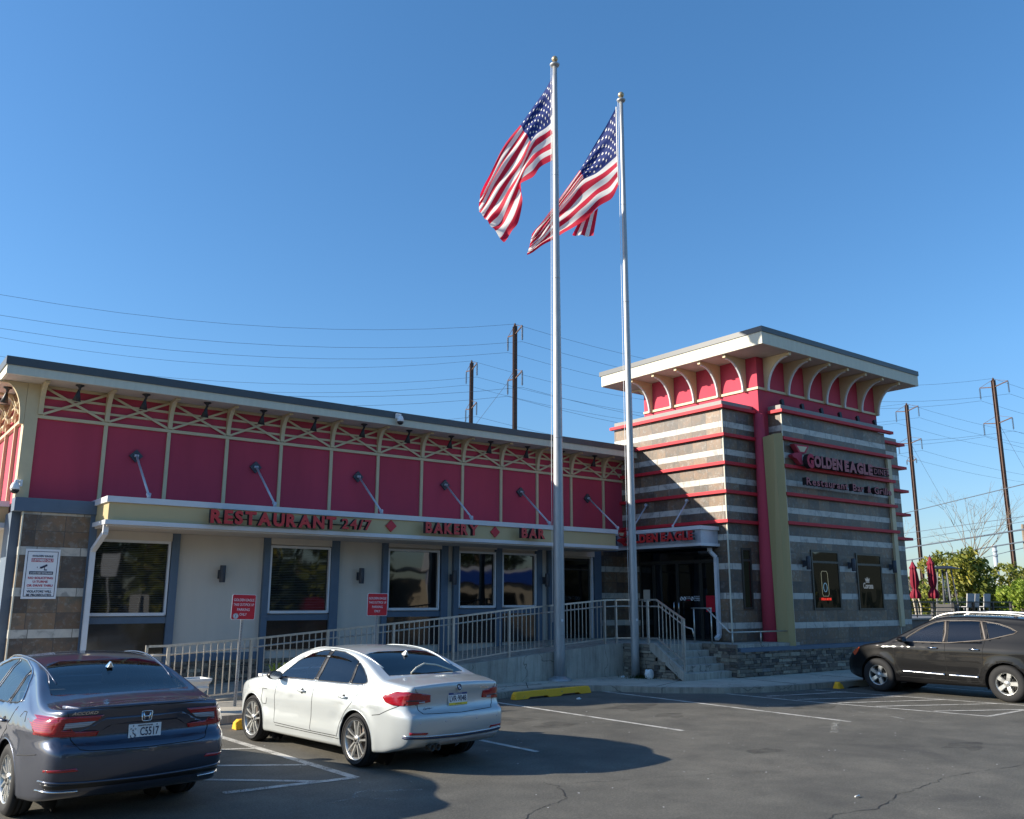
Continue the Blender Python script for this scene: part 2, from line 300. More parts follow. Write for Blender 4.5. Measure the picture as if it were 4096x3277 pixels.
def thing(name,label,cat,loc=(0,0,0),rz=0,group=None):
    o=bpy.data.objects.new(name,None); COL.objects.link(o); o.location=loc; o.rotation_euler=(0,0,rz); o.empty_display_size=.3
    return tag(o,label,cat,group)
def struct(o): o['kind']='structure'; return o
# text as mesh, fitted to a width and height, on the plane origin + right*x + up*y, facing out
def text_bm(mb,s,org,right,upv,width,height,depth=.004,mi=0,bold=0.,align='l',res=3,side=None,shear=0.):
    cu=bpy.data.curves.new('t','FONT'); cu.body=s; cu.size=1; cu.extrude=.5; cu.offset=bold; cu.resolution_u=res; cu.shear=shear
    ob=bpy.data.objects.new('t',cu); dg=bpy.context.evaluated_depsgraph_get(); COL.objects.link(ob); bpy.context.view_layer.update(); dg.update()
    me=bpy.data.meshes.new_from_object(ob.evaluated_get(dg)); bpy.data.objects.remove(ob); bpy.data.curves.remove(cu)
    if not me.vertices: return
    co=[v.co.copy() for v in me.vertices]; x0=min(c.x for c in co); x1=max(c.x for c in co); y0=min(c.y for c in co); y1=max(c.y for c in co)
    right=Vector(right).normalized(); upv=Vector(upv).normalized(); nrm=right.cross(upv); org=Vector(org)
    sx=width/max(x1-x0,1e-6); sy=height/max(y1-y0,1e-6)
    if width==0: sx=sy
    ofs=-(x1-x0)*sx/2 if align=='c' else 0
    vs=[mb.bm.verts.new(org+right*((c.x-x0)*sx+ofs)+upv*((c.y-y0)*sy)+nrm*(depth*(c.z+.5))) for c in co]
    for p in me.polygons:
        try:
            fc=mb.bm.faces.new([vs[i] for i in p.vertices]); zs=[co[i].z for i in p.vertices]
            fc.material_index=mi if (side is None or min(zs)>.4) else side
        except ValueError: pass
    bpy.data.meshes.remove(me)
def char_w(s,bold=0.):
    cu=bpy.data.curves.new('t','FONT'); cu.body=s; cu.size=1; cu.offset=bold; ob=bpy.data.objects.new('t',cu); COL.objects.link(ob); bpy.context.view_layer.update()
    b=[v[0] for v in ob.bound_box]; b2=[v[1] for v in ob.bound_box]; r=(min(b),max(b),min(b2),max(b2)); bpy.data.objects.remove(ob); bpy.data.curves.remove(cu); return r
def channel_letters(parent,s,org,right,width,height,depth,bold=.02,xf=None,mats=('letter_face','letter_side'),gap=.10,space=.35):
    ws=[char_w(c,bold) if c!=' ' else (0,space,0,0) for c in s]; H=max(b[3] for b in ws); tot=sum(b[1]-b[0] for b in ws)+gap*(len(s)-1); sc=width/tot; hs=height/H; x=0; right=Vector(right)
    for c,b in zip(s,ws):
        wd=(b[1]-b[0])*sc
        if c!=' ':
            mb=MB(xf); o=Vector(org)+right*x+Vector((0,0,max(b[2],-.3)*hs)); text_bm(mb,c,o,right,(0,0,1),wd,(b[3]-b[2])*hs,depth,0,bold,side=1)
            mb.build('letter',mats,parent,normals=False)
        x+=wd+gap*sc
# ================================================================== SETTING
# everything of the diner is measured in building units, 0.9 m each; floor datum 0.21 m
BS,BZ=.9,.21
def bu(co): return Vector((co.x*BS,co.y*BS,co.z*BS+BZ))
def BB(): return MB(bu)
# ground: one sheet out to the horizon
mb=MB(); mb.f([(-900,-900,0),(1200,-900,0),(1200,1200,0),(-900,1200,0)]); g=mb.build('ground','asphalt'); struct(g)
# pavement with kerb
kerb=[(-14,15.6),(5.6,15.6),(9.0,15.65),(11.4,15.85),(12.6,16.15),(13.4,16.3),(14.2,16.2),(14.9,15.55),(15.5,14.7),(16.6,13.85),(17.6,13.45),(18.4,13.32),(20.2,13.2),(24,13.1),(34,13.1)]
mb=MB(); mb.prism([(x,y+.15) for x,y in kerb]+[(34,42),(-14,42)],'z',-.2,.128); pv=mb.build('pavement','pavement'); struct(pv)
mb=MB()
for i in range(len(kerb)-1):
    a,b=kerb[i],kerb[i+1]; mb.prism([(a[0],a[1]),(b[0],b[1]),(b[0],b[1]+.152),(a[0],a[1]+.152)],'z',-.2,.132)
kb=mb.build('kerb','kerb'); struct(kb)
mb=MB()
for a,b in (((12.9,16.4),(13.7,17.5)),((9.9,15.8),(10.1,17.5)),((15.6,15.0),(17.0,15.6)),((18.8,13.5),(18.9,15.1)),((21.5,13.3),(21.5,15.1)),((6.8,15.7),(6.9,17.5)),((13.7,16.9),(11,17.1))): mb.bar((a[0],a[1],.129),(b[0],b[1],.129),.018,.004)
jt=mb.build('pavement_joint','gap'); struct(jt)
# painted markings
def strip(name,segs,wd,mat,z=.004,parent=None):
    mb=MB()
    for (x0,y0),(x1,y1) in segs:
        d=Vector((x1-x0,y1-y0,0)); L=d.length; d.normalize(); nn=Vector((-d.y,d.x,0))*wd/2
        mb.f([Vector((x0,y0,z))-nn,Vector((x1,y1,z))-nn,Vector((x1,y1,z))+nn,Vector((x0,y0,z))+nn])
        z+=.0006
    return struct(mb.build(name,mat))
strip('parking_line',[((11.32,15.5),(11.42,10.42))],.10,'line_paint')
strip('parking_line',[((14.66,16.1),(14.64,9.43))],.10,'line_paint')
strip('parking_line',[((8.05,15.5),(8.22,10.24))],.10,'line_paint')
strip('parking_line',[((5.05,15.5),(5.12,14.03),),((5.12,14.03),(5.31,10.08)),((5.31,10.10),(3.74,10.18))],.12,'line_paint')
strip('hatch_line',[((3.3,13.6),(5.14,12.85)),((3.4,12.4),(5.2,11.2)),((3.4,11.4),(4.85,10.15)),((3.6,15.5),(5.1,14.2))],.09,'line_paint')
strip('hatch_line',[((16.6,13.8),(16.72,12.0)),((16.72,12.0),(17.4,8.33)),((17.4,8.33),(19.9,8.4)),((19.0,13.1),(19.8,8.4)),((16.9,12.9),(19.2,12.4)),((16.9,12.1),(19.3,11.1)),((17.0,11.2),(19.5,10.2)),((17.1,10.4),(19.6,9.2)),((17.3,9.3),(19.0,8.4))],.09,'line_paint')
strip('parking_line',[((21.9,13.0),(22.2,8.8))],.09,'line_paint')
# cracks and scuffs
def crack(pts,wd,seed,mat='crack_dark',name='crack'):
    rr=random.Random(seed); P=[]
    for a,b in zip(pts,pts[1:]):
        n=max(2,int(math.dist(a,b)/.10))
        for i in range(n): t=i/n; P.append((a[0]+(b[0]-a[0])*t+rr.gauss(0,.018),a[1]+(b[1]-a[1])*t+rr.gauss(0,.018)))
    mb=MB(); prev=None
    for i,p in enumerate(P):
        q=P[min(i+1,len(P)-1)]; o=P[max(i-1,0)]; d=Vector((q[0]-o[0],q[1]-o[1],0)).normalized(); nn=Vector((-d.y,d.x,0))*wd*rr.uniform(.25,1)*.5
        a=mb.bm.verts.new(Vector((p[0],p[1],.003))-nn); b=mb.bm.verts.new(Vector((p[0],p[1],.003))+nn)
        if prev: mb.bm.faces.new((prev[0],a,b,prev[1]))
        prev=(a,b)
    return struct(mb.build(name,mat))
crack([(4.8,6.6),(5.3,7.0),(5.9,7.45),(6.6,7.75),(6.75,7.95),(6.95,8.3),(6.95,8.7)],.02,1)
crack([(6.9,8.45),(7.8,8.1),(8.9,7.75),(10.6,6.9)],.012,2)
crack([(7.4,5.3),(8.3,5.6),(9.0,5.5),(9.8,5.75),(11.3,5.9),(12.4,5.75),(13.8,5.6),(15.2,5.3),(16,5.2)],.018,3)
mb=MB()
for x,y,r_ in ((9.7,13.1,.5),(10.2,12.2,.3),(13.0,13.2,.45),(12.7,11.9,.25),(16.0,11.2,.4),(13.6,6.9,.3),(18.3,6.8,.35),(10.9,8.4,.22)):
    mb.f([(x+r_*(1+.35*math.sin(3*a+x)+.2*math.sin(5*a+y))*math.cos(a)*1.3,y+r_*(1+.3*math.sin(2*a+y))*math.sin(a),.002) for a in np.linspace(0,6.1,26)])
struct(mb.build('oil_stain','oil_stain',normals=False))
crack([(4.4,9.0),(4.75,9.12),(4.95,9.35),(5.3,9.2),(5.7,9.0)],.06,4,'scuff','scuff_mark'); crack([(4.85,9.2),(5.0,8.9),(5.2,8.7)],.05,5,'scuff','scuff_mark')
crack([(13.2,8.8),(14.0,9.3),(14.9,9.8)],.16,8,'scuff','scuff_mark'); crack([(15.5,8.2),(15.9,9.3),(16.1,10.4)],.10,9,'scuff','scuff_mark')
mb=MB(); rr=random.Random(5)
for i in range(150):
    x=rr.uniform(5,21); y=rr.uniform(5,14); s=rr.uniform(.006,.016); a=rr.uniform(0,3)
    mb.f([(x+s*math.cos(a+q)*rr.uniform(.6,1.3),y+s*math.sin(a+q)*rr.uniform(.5,1.2),.006) for q in (0,1.4,3,4.5)])
tag(mb.build('litter_specks','litter_white'),'tiny pale crumbs of litter scattered over the asphalt','litter',kind='stuff')
# ================================================================== DINER
D=thing('diner_building','low diner with raspberry stucco walls, slate striped stone and a square corner tower','building',(0,0,0))
YF=22.7; X0=3.2; XT=22.1
# --- main hall shell
mb=BB(); mb.box(3.25,XT+.4,YF,44,-.3,3.72); mb.box(3.25,4.8,YF-.12,YF+.02,-.3,1.0); o=mb.build('lower_wall','beige_wall',D)
mb=BB(); mb.box(3.17,XT+.4,YF-.03,44,4.28,6.97); o=mb.build('upper_wall','red_stucco',D)
mb=BB(); mb.box(3.19,XT,YF-.015,43.9,3.7,4.285); o=mb.build('wall_band','blue_grey',D)
# corner boards, rails, posts of the upper wall
def part(name,mat,fn,parent=D,bevel=0,label=None):
    mb=BB(); fn(mb); o=mb.build(name,mat,parent,bevel=bevel)
    if label: o['label']=label
    return o
part('corner_post','gold_trim',lambda m:(m.box(3.06,3.33,YF-.09,YF-.02,4.29,6.97),m.box(3.06,3.13,YF-.02,YF+.25,4.29,6.97)))
part('horizontal_rail','gold_trim',lambda m:(m.box(3.33,XT,YF-.085,YF-.02,6.175,6.25),m.box(3.09,3.17,YF+.25,43,6.175,6.25)))
part('horizontal_rail','gold_trim',lambda m:m.box(3.33,XT,YF-.06,YF-.02,6.90,6.968))
posts=[3.375]+[4.823+1.4865*i for i in range(12)]
for px in posts[1:]: part('wall_post','gold_trim',lambda m:m.box(px-.043,px+.043,YF-.075,YF-.025,4.29,6.176))
# curved eave brackets
def bracket_profile(out,z0,z1,thick=.09,n=10):
    # outer curve from the wall foot up to the eave tip, in (distance from wall, z)
    P=[]
    for i in range(n+1):
        t=i/n; a=t*PI/2; P.append((thick+(out-thick)*(1-math.cos(a))**1.15, z0+(z1-z0)*math.sin(a)**.95 if t<1 else z1))
    P=[(min(p[0],out),min(p[1],z1-.05)) for p in P]; P.append((out+.05,z1-.05)); P.append((out+.05,z1-.001)); P.append((0,z1-.001)); P.append((0,z0))
    return P
for px in posts:
    pr=bracket_profile(.55,6.26,6.965)
    part('eave_bracket','gold_trim',lambda m:m.prism([(YF-.03-d,z) for d,z in pr],'x',px-.05,px+.05))
for i in range(len(posts)):
    a=posts[i]+.05; b=(posts[i+1]-.05) if i+1<len(posts) else XT-.01
    def lat(m):
        y=YF-.05
        m.box(a,b,y-.015,y+.02,6.66,6.715); m.box(a,b,y-.015,y+.02,6.43,6.485)
        m.bar((a,y-.027,6.91),(b,y-.027,6.27),.02,.055); m.bar((a,y-.049,6.27),(b,y-.049,6.91),.02,.055)
    part('lattice_panel','gold_trim',lat)
prc=bracket_profile(.55,6.0,6.965)
part('eave_bracket','gold_trim',lambda m:m.prism([(3.055-d,z) for d,z in prc],'y',YF-.08,YF+.02))
# left end wall (short return seen at the frame edge)
for k,py in enumerate((24.2,25.7,27.2,28.7,30.2)):
    part('wall_post','gold_trim',lambda m:m.box(3.09,3.165,py-.04,py+.04,4.29,6.176))
    pr=bracket_profile(.5,6.26,6.965); part('eave_bracket','gold_trim',lambda m:m.prism([(3.17-d,z) for d,z in pr],'y',py-.05,py+.05))
    a=22.95+1.5*k
    def lat(m):
        x=3.07; m.box(x-.02,x+.02,a,a+1.2,6.66,6.715); m.box(x-.02,x+.02,a,a+1.2,6.43,6.485); m.bar((x-.045,a,6.9),(x-.045,a+1.2,6.28),.06,.03); m.bar((x-.075,a,6.28),(x-.075,a+1.2,6.9),.06,.03)
    part('lattice_panel','gold_trim',lat)
# roof: soffit slab, fascia, dark parapet cap
rf=part('roof','soffit',lambda m:m.box(2.56,XT+.3,21.92,44,6.971,7.15))
part('fascia','cream_fascia',lambda m:(m.box(2.50,XT,21.86,21.918,6.965,7.17),m.box(2.50,2.558,21.918,44,6.965,7.17)),rf)
part('parapet_cap','roof_cap',lambda m:(m.box(2.47,XT,21.83,22.1,7.172,7.36),m.box(2.47,2.75,22.1,44,7.172,7.36)),rf)
part('roof_deck','roof_cap',lambda m:m.box(2.75,XT+.3,22.1,44,7.152,7.25),rf)
# left pilaster: slate tile block with blue-grey surround
part('stone_pilaster','slate_tile',lambda m:m.box(3.22,4.62,22.3,YF+.02,-.3,3.98))
part('pilaster_trim','blue_grey',lambda m:(m.box(3.02,4.80,22.22,YF-.016,3.985,4.285),m.box(4.62,4.78,22.27,YF-.016,-.3,3.984),m.box(3.04,3.2185,22.62,23.5,-.3,3.984)))
part('corner_trim','cream_fascia',lambda m:m.box(3.205,3.235,22.285,22.315,-.3,3.98))
part('end_canopy','gold_panel',lambda m:m.box(1.7,3.1,23.6,44,3.80,4.17)); part('end_canopy_trim','white_trim',lambda m:(m.box(1.66,3.1,23.55,44,4.172,4.30),m.box(1.66,3.1,23.55,44,3.68,3.798)))
part('end_wall','beige_wall',lambda m:m.box(3.10,3.25,23.52,44,-.3,3.7))
# --- windows of the hall
YW=YF-.05
def hall_window(x0,x1,z0,z1,mat,door=False):
    wn=part('window','white_trim',lambda m:(m.box(x0-.05,x0,YW-.05,YW+.08,z0-.06,z1+.06),m.box(x1,x1+.05,YW-.05,YW+.08,z0-.06,z1+.06),m.box(x0,x1,YW-.05,YW+.08,z1,z1+.06),m.box(x0,x1,YW-.09,YW+.08,z0-.07,z0)))
    part('pane',mat,lambda m:m.box(x0,x1,YW+.03,YW+.045,z0,z1),wn)
    return wn
W1=hall_window(4.86,6.53,1.75,3.40,'blind_glass'); W2=hall_window(9.20,10.83,1.78,3.41,'blind_glass'); W3=hall_window(12.73,14.38,1.84,3.45,'dark_glass'); W4=hall_window(15.17,16.46,1.90,3.47,'dark_glass'); W5=hall_window(16.81,18.08,1.91,3.47,'dark_glass')
# blue-grey posts and bands around the openings
for a,b in ((6.60,6.79),(8.98,9.14),(10.89,11.14),(12.51,12.67),(14.48,14.72),(14.93,15.11),(16.52,16.74),(18.14,18.36),(18.62,18.82),(20.64,20.96)):
    part('wall_column','blue_grey',lambda m:m.box(a,b,YF-.12,YF+.01,-.2,3.715))
for a,b,z in ((4.78,6.60,1.66),(9.14,10.89,1.69),(12.67,14.48,1.75),(15.11,16.52,1.81),(16.74,18.14,1.82)):
    part('sill_band','blue_grey',lambda m:m.box(a,b,YF-.08,YF+.01,z-.16,z))
    part('granite_panel','polished_granite',lambda m:m.box(a,b,YF-.05,YF+.01,.80,z-.162))
    part('header_panel','beige_wall',lambda m:m.box(a,b-.02,YF-.16,YF+.012,z+1.80,3.714))
for a,b in ((6.79,8.98),(11.14,12.51),(14.72,14.93),(18.36,18.62)): part('base_band','blue_grey',lambda m:m.box(a,b,YF-.06,YF+.008,.58,.76))
# side door
dr=part('side_door','dark_bronze',lambda m:(m.box(18.84,18.92,YF-.04,YF+.02,.82,3.44),m.box(20.42,20.50,YF-.04,YF+.02,.82,3.44),m.box(18.92,20.42,YF-.04,YF+.02,3.36,3.44),m.box(18.92,20.42,YF-.04,YF+.02,3.05,3.10)))
part('pane','dark_glass',lambda m:m.box(18.92,20.42,YF-.02,YF-.005,.84,3.36),dr); part('door_frame','white_trim',lambda m:m.box(20.505,20.60,YF-.10,YF+.02,.82,3.5),dr)
part('header_panel','beige_wall',lambda m:m.box(18.82,20.62,YF-.16,YF+.012,3.5,3.714))
part('slate_wall','slate_tile',lambda m:m.box(20.96,XT,YF-.04,YF+.01,-.2,3.72))
# ledger stone base behind the ramp
def ledger(name,parent,org,right,L,H,xf=None,seed=1,out=(0,-1,0),hmin=.05,hmax=.10,skip=None):
    rr=random.Random(seed); mb=MB(xf); org=Vector(org); right=Vector(right).normalized(); out=Vector(out); ly=mb.bm.loops.layers.color.new('tone') if False else None
    tones=[]; z=0
    while z<H-.01:
        hh=min(rr.uniform(hmin,hmax),H-z); x=-rr.uniform(0,.2)
        if H-z-hh<.03: hh=H-z
        while x<L:
            w_=rr.uniform(.12,.42); a=max(x,0); b=min(x+w_,L)
            if b-a>.02 and not (skip and skip((a+b)/2,z+hh/2)):
                d=rr.uniform(.012,.05); g_=.004; i=rr.uniform(0,.008)
                p=[org+right*(a+g_)+Vector((0,0,z+g_)),org+right*(b-g_)+Vector((0,0,z+g_)),org+right*(b-g_)+Vector((0,0,z+hh-g_)),org+right*(a+g_)+Vector((0,0,z+hh-g_))]
                q=[c_+out*(d+rr.uniform(-.006,.006))+right*(i if k in(0,3) else -i)+Vector((0,0,rr.uniform(-.004,.004))) for k,c_ in enumerate(p)]
                A=[mb.bm.verts.new(c_-out*.02) for c_ in p]; B=[mb.bm.verts.new(c_) for c_ in q]; mb.bm.faces.new(B)
                for k in range(4): mb.bm.faces.new((A[k],A[(k+1)%4],B[(k+1)%4],B[k]))
                tones+= [min(1,max(0,rr.gauss(.42,.24)))]*5
            x+=w_
        z+=hh
    bm=mb.bm; bmesh.ops.recalc_face_normals(bm,faces=bm.faces)
    if xf:
        for v in bm.verts: v.co=xf(v.co)
    me=bpy.data.meshes.new(name); bm.to_mesh(me); bm.free(); at=me.attributes.new('tone','FLOAT','FACE'); at.data.foreach_set('value',tones)
    me.materials.append(M['ledger_stone']); o=bpy.data.objects.new(name,me); COL.objects.link(o); o.parent=parent; return o
ledger('stone_base',D,(4.8,YF-.03,-.15),(1,0,0),14.0,.73,bu,11)
# --- canopy over the hall front
cn=part('canopy','gold_panel',lambda m:(m.box(4.72,20.24,21.10,YF-.02,3.80,4.19)))
part('canopy_trim','white_trim',lambda m:m.box(4.66,20.30,21.04,YF-.018,4.192,4.325),cn); part('canopy_trim','white_trim',lambda m:m.box(4.66,20.30,21.04,YF-.018,3.70,3.798),cn)
part('canopy_soffit','soffit',lambda m:m.box(4.72,20.24,21.10,YF-.022,3.66,3.699),cn)
for px in (5.57,8.60,11.62,14.58,17.50,20.42):
    def rod(m,px=px):
        m.tube([(px,YF-.12,5.50),(px,21.2,4.42)],.028,8)
        m.tube([(px,21.17,4.33),(px,21.17,4.44)],.045,8); m.tube([(px-.05,21.2,4.43),(px+.05,21.2,4.43)],.035,8); m.tube([(px-.05,YF-.12,5.5),(px+.05,YF-.12,5.5)],.035,8)
    rd=part('support_rod','rod_grey',rod,cn)
    part('mounting_plate','sconce_grey',lambda m:m.prism([(px-.16,5.50),(px,5.34),(px+.16,5.50),(px,5.66)],'y',YF-.10,YF-.03),rd)
# downspout at the left end
def pipe(m,pts,w=.10,d=.08):
    for a,b in zip(pts,pts[1:]):
        a=Vector(a);b=Vector(b);m.bar(a,b,w,d)
part('downspout','white_trim',lambda m:pipe(m,[(4.73,21.25,3.70),(4.73,21.25,3.52),(4.70,22.12,3.16),(4.70,22.12,-.1)],.11,.09))
# ---------------------------------------------------------------- tower
PX,PY=23.70,17.79      # raspberry shaft corner
part('tower_shaft','red_stucco',lambda m:m.box(PX,30.83,PY,23.0,-.2,10.06))
part('tower_block','slate_tile',lambda m:m.box(XT,PX+.01,18.02,22.99,3.8,8.12)); 
part('tower_block','slate_tile',lambda m:(m.box(XT,PX+.01,18.02,18.62,-.2,3.8),m.box(XT+.6,PX+.01,18.62,22.99,-.2,3.8),m.box(XT,XT+.6,22.02,22.99,-.2,3.8)))
TX,TY=24.17,17.27
part('tower_block','slate_tile',lambda m:m.box(TX,30.36,TY,23.0,-.2,8.12)); part('tower_block','slate_tile',lambda m:m.box(30.2,32.45,18.0,23,-.2,8.05))
bands=[8.12,7.20,6.29,5.38,4.455]
for i,z in enumerate(bands):
    h_=.105; p=.13
    part('red_ledge','red_band',lambda m:m.prism([(XT-p,23.1),(XT-p,18.02-p),(PX+.05,18.02-p),(PX+.05,18.02),(XT,18.02),(XT,23.1)],'z',z+.004,z+h_))
    x1=30.75 if i==0 else 30.62
    part('red_ledge','red_band',lambda m:m.prism([(TX-p,17.7),(TX-p,TY-p),(x1,TY-p-.02),(x1,TY),(TX,TY),(TX,17.7)],'z',z+.004,z+h_))
    part('red_ledge','red_band',lambda m:m.box(30.4,32.9,17.9,18.3,z-.12,z-.02))
part('block_cap','grey_cap',lambda m:(m.box(XT+.02,PX,18.04,23.0,8.226,8.39)))
part('block_cap','grey_cap',lambda m:(m.box(TX+.02,30.36,TY+.02,PY,8.226,8.40)))
part('block_cap','grey_cap',lambda m:m.box(30.85,32.47,18.0,23,8.052,8.25))
part('corner_trim','cream_fascia',lambda m:m.box(TX-.02,TX+.015,TY-.02,TY+.015,.5,8.1)); part('corner_trim','cream_fascia',lambda m:m.box(XT-.015,XT+.02,18.005,18.04,.5,8.1)); part('corner_trim','cream_fascia',lambda m:m.box(30.34,30.375,TY-.015,TY+.02,.5,1.6))
part('cream_pilaster','gold_trim',lambda m:m.box(30.28,30.52,TY-.09,TY-.003,1.2,7.15))
part('shaft_band','gold_trim',lambda m:(m.box(PX-.05,30.88,PY-.05,PY-.003,8.94,9.02),m.box(PX-.05,PX-.003,PY-.003,23.0,8.94,9.02)))
def tower_bracket(m,pos,side,xs):
    out,z0,z1=.92,8.93,10.055; n=12; outer=[]; 
    for i in range(n+1):
        t=i/n; a=t*PI/2; outer.append((.10+(out-.10)*(1-math.cos(a)),z0+(z1-.10-z0)*math.sin(a)))
    pr=outer+[(out+.12,z1-.10),(out+.12,z1),(0,z1),(0,z0)]
    if side=='f': m.prism([(PY-.004-d,z) for d,z in pr],'x',pos-.055,pos+.055)
    else: m.prism([(PX-.004-d,z) for d,z in pr],'y',pos-.055,pos+.055)
for i in range(7):
    px=24.12+1.112*i; b=part('eave_bracket','gold_trim',lambda m:tower_bracket(m,px,'f',0))
    def rim(m,px=px):
        pts=[]
        for k_ in range(11):
            a=k_/10*PI/2*.98; pts.append((px,PY-.03-(.10+.82*(1-math.cos(a))),8.93+(1.02)*math.sin(a)))
        for a,b in zip(pts,pts[1:]): m.bar(a,b,.06,.05)
    part('bracket_rim','white_trim',rim,b)
for i in range(5):
    py=18.28+1.083*i; b=part('eave_bracket','gold_trim',lambda m:tower_bracket(m,py,'l',0))
    def rim(m,py=py):
        pts=[]
        for k_ in range(11):
            a=k_/10*PI/2*.98; pts.append((PX-.03-(.10+.82*(1-math.cos(a))),py,8.93+(1.02)*math.sin(a)))
        for a,b in zip(pts,pts[1:]): m.bar(a,b,.06,.05)
    part('bracket_rim','white_trim',rim,b)
part('eave_bracket','gold_trim',lambda m:m.prism([(23.0+d,z) for d,z in bracket_profile(.9,8.93,10.055)],'x',24.0,24.11))
ro=part('tower_roof','soffit',lambda m:m.box(22.62,31.94,16.72,24.1,10.062,10.44))
part('fascia','cream_fascia',lambda m:(m.box(22.55,32.0,16.65,16.718,10.058,10.455),m.box(22.55,22.618,16.718,24.1,10.058,10.455),m.box(31.942,32.0,16.718,24.1,10.058,10.455),m.box(22.618,31.942,24.102,24.16,10.058,10.455)),ro)
part('parapet_cap','roof_cap',lambda m:m.box(22.52,32.03,16.62,24.19,10.457,10.63),ro)
# round pink column and gold fin at the corner
def cone(m): m.lathe([(.27,.5),(.25,3.0),(.20,6.0),(.14,8.1)],(23.72,17.80,0),'z',28)
part('round_column','red_stucco',cone)
def fin(m):
    bot=[(23.62,17.52),(23.70,17.14),(23.80,16.98),(24.02,17.22),(23.95,17.52)]; top=[(23.60,17.62),(23.62,17.20),(23.80,17.00),(24.05,17.22),(24.0,17.55)]
    A=[m.bm.verts.new((x,y,.5)) for x,y in bot]; B=[m.bm.verts.new((x,y,zz)) for (x,y),zz in zip(top,(7.28,7.34,7.36,7.36,7.3))]
    m.bm.faces.new(A[::-1]); m.bm.faces.new(B)
    for i in range(5): m.bm.faces.new((A[i],A[(i+1)%5],B[(i+1)%5],B[i]))
part('corner_fin','olive_gold',fin)
# tower windows
def twin(x0,x1,z0,z1,y,mat,tr=True):
    f=.07
    wn=part('window','dark_bronze',lambda m:(m.box(x0,x0+f,y-.03,y+.10,z0,z1),m.box(x1-f,x1,y-.03,y+.10,z0,z1),m.box(x0+f,x1-f,y-.03,y+.10,z0,z0+f),m.box(x0+f,x1-f,y-.03,y+.10,z1-f,z1),m.box(x0+f,x1-f,y-.03,y+.08,z1-.42,z1-.35)))
    part('pane',mat,lambda m:(m.box(x0+f,x1-f,y-.012,y-.004,z0+f,z1-.42),m.box(x0+f,x1-f,y-.012,y-.004,z1-.35,z1-f)),wn); return wn
TW1=twin(25.27,26.82,1.78,3.70,TY,'tower_glass'); TW2=twin(27.84,29.40,1.76,3.68,TY,'tower_glass'); TW0=twin(22.70,23.18,1.80,3.70,18.02,'tower_glass')
TW3=twin(30.70,31.2,1.80,3.70,18.0,'dark_glass')
# neon in the two tower windows
n1=thing('neon_sign','outlined bottle and oval neon sign with red script glowing in the left tower window','neon sign')
def tubepath(mb,pts,r=.009,closed=False): mb.tube(pts,r,6,closed=closed)
yb=TY-.045
m=BB(); tubepath(m,[(25.73,yb,2.30),(25.77,yb,2.22),(26.05,yb,2.22),(26.10,yb,2.30),(26.07,yb,2.95),(26.02,yb,3.02),(25.77,yb,3.02),(25.72,yb,2.95)],.009,True); m.build('neon_outline','neon_cream',n1)
m=BB(); tubepath(m,[(25.91+.10*math.cos(a*PI/8),yb,2.50+.14*math.sin(a*PI/8)) for a in range(16)],.011,True); m.build('neon_oval','neon_blue',n1)
m=BB(); text_bm(m,'STELLA ARTOIS',(25.64,yb,2.09),(1,0,0),(0,0,1),.55,.075,.01,0,.01); m.build('neon_lettering','neon_red',n1)
n2=thing('neon_sign','pale crown over old style lettering in the right tower window','neon sign')
m=BB(); text_bm(m,'Corona',(28.12,yb,2.48),(1,0,0),(0,0,1),.60,.20,.01,0,.02); m.build('neon_lettering','neon_white',n2)
m=BB(); m.prism([(28.31,2.72),(28.51,2.72),(28.55,2.84),(28.48,2.79),(28.44,2.87),(28.41,2.80),(28.38,2.87),(28.34,2.79),(28.27,2.84)],'y',yb,yb+.01); m.box(28.30,28.52,yb,yb+.01,2.68,2.705); m.build('neon_crown','neon_white',n2)
# entrance: recessed dark glazed front and doors on the left face of the tower
part('entrance_recess','black_metal',lambda m:(m.box(XT+.5,XT+.58,18.62,22.02,.8,3.8)))
def vframe(m,y0,y1,z0,z1,x,f=.05,t=.08):
    m.box(x,x+t,y0,y0+f,z0,z1);m.box(x,x+t,y1-f,y1,z0,z1);m.box(x,x+t,y0+f,y1-f,z0,z0+f);m.box(x,x+t,y0+f,y1-f,z1-f,z1)
for nm,y0,y1 in (('sidelight',18.64,19.27),('entrance_door',19.28,20.27),('entrance_door',20.28,21.33),('sidelight',21.34,22.0)):
    dd=part(nm,'dark_bronze',lambda m:vframe(m,y0,y1,.83,3.30,XT+.10)); part('pane','dark_glass',lambda m:m.box(XT+.13,XT+.14,y0+.05,y1-.05,.88,3.25),dd)
    if nm=='entrance_door':
        yy=y1-.10 if y0<20 else y0+.10
        part('handle','chrome',lambda m:m.tube([(XT+.10,yy,1.62),(XT+.02,yy,1.62),(XT+.02,yy,2.02),(XT+.10,yy,2.02)],.016,8),dd)
tr_=part('transom','dark_bronze',lambda m:vframe(m,18.64,22.0,3.31,3.78,XT+.10)); part('pane','dark_glass',lambda m:m.box(XT+.13,XT+.14,18.69,21.95,3.36,3.73),tr_)
lab=thing('door_sticker','strip of white notices stuck across the right entrance door','sticker')
m=BB()
for yy in (20.14,20.00,19.68): m.lathe([(.062,-.004),(.062,.0)],(XT+.122,yy,2.13),'x',20); 
m.build('sticker_disc','sign_white',lab)
m=BB()
for yy in (20.14,20.00,19.68): m.bar((XT+.116,yy-.035,2.09),(XT+.116,yy+.035,2.17),.002,.03); m.box(XT+.116,XT+.117,yy-.02,yy+.02,2.10,2.15)
m.build('sticker_symbol','black_metal',lab)
m=BB()
for i,s in enumerate(('NO SHIRT','NO SHOES')): text_bm(m,s,(XT+.12,19.92,2.165-i*.05),(0,-1,0),(0,0,1),.16,.032,.002)
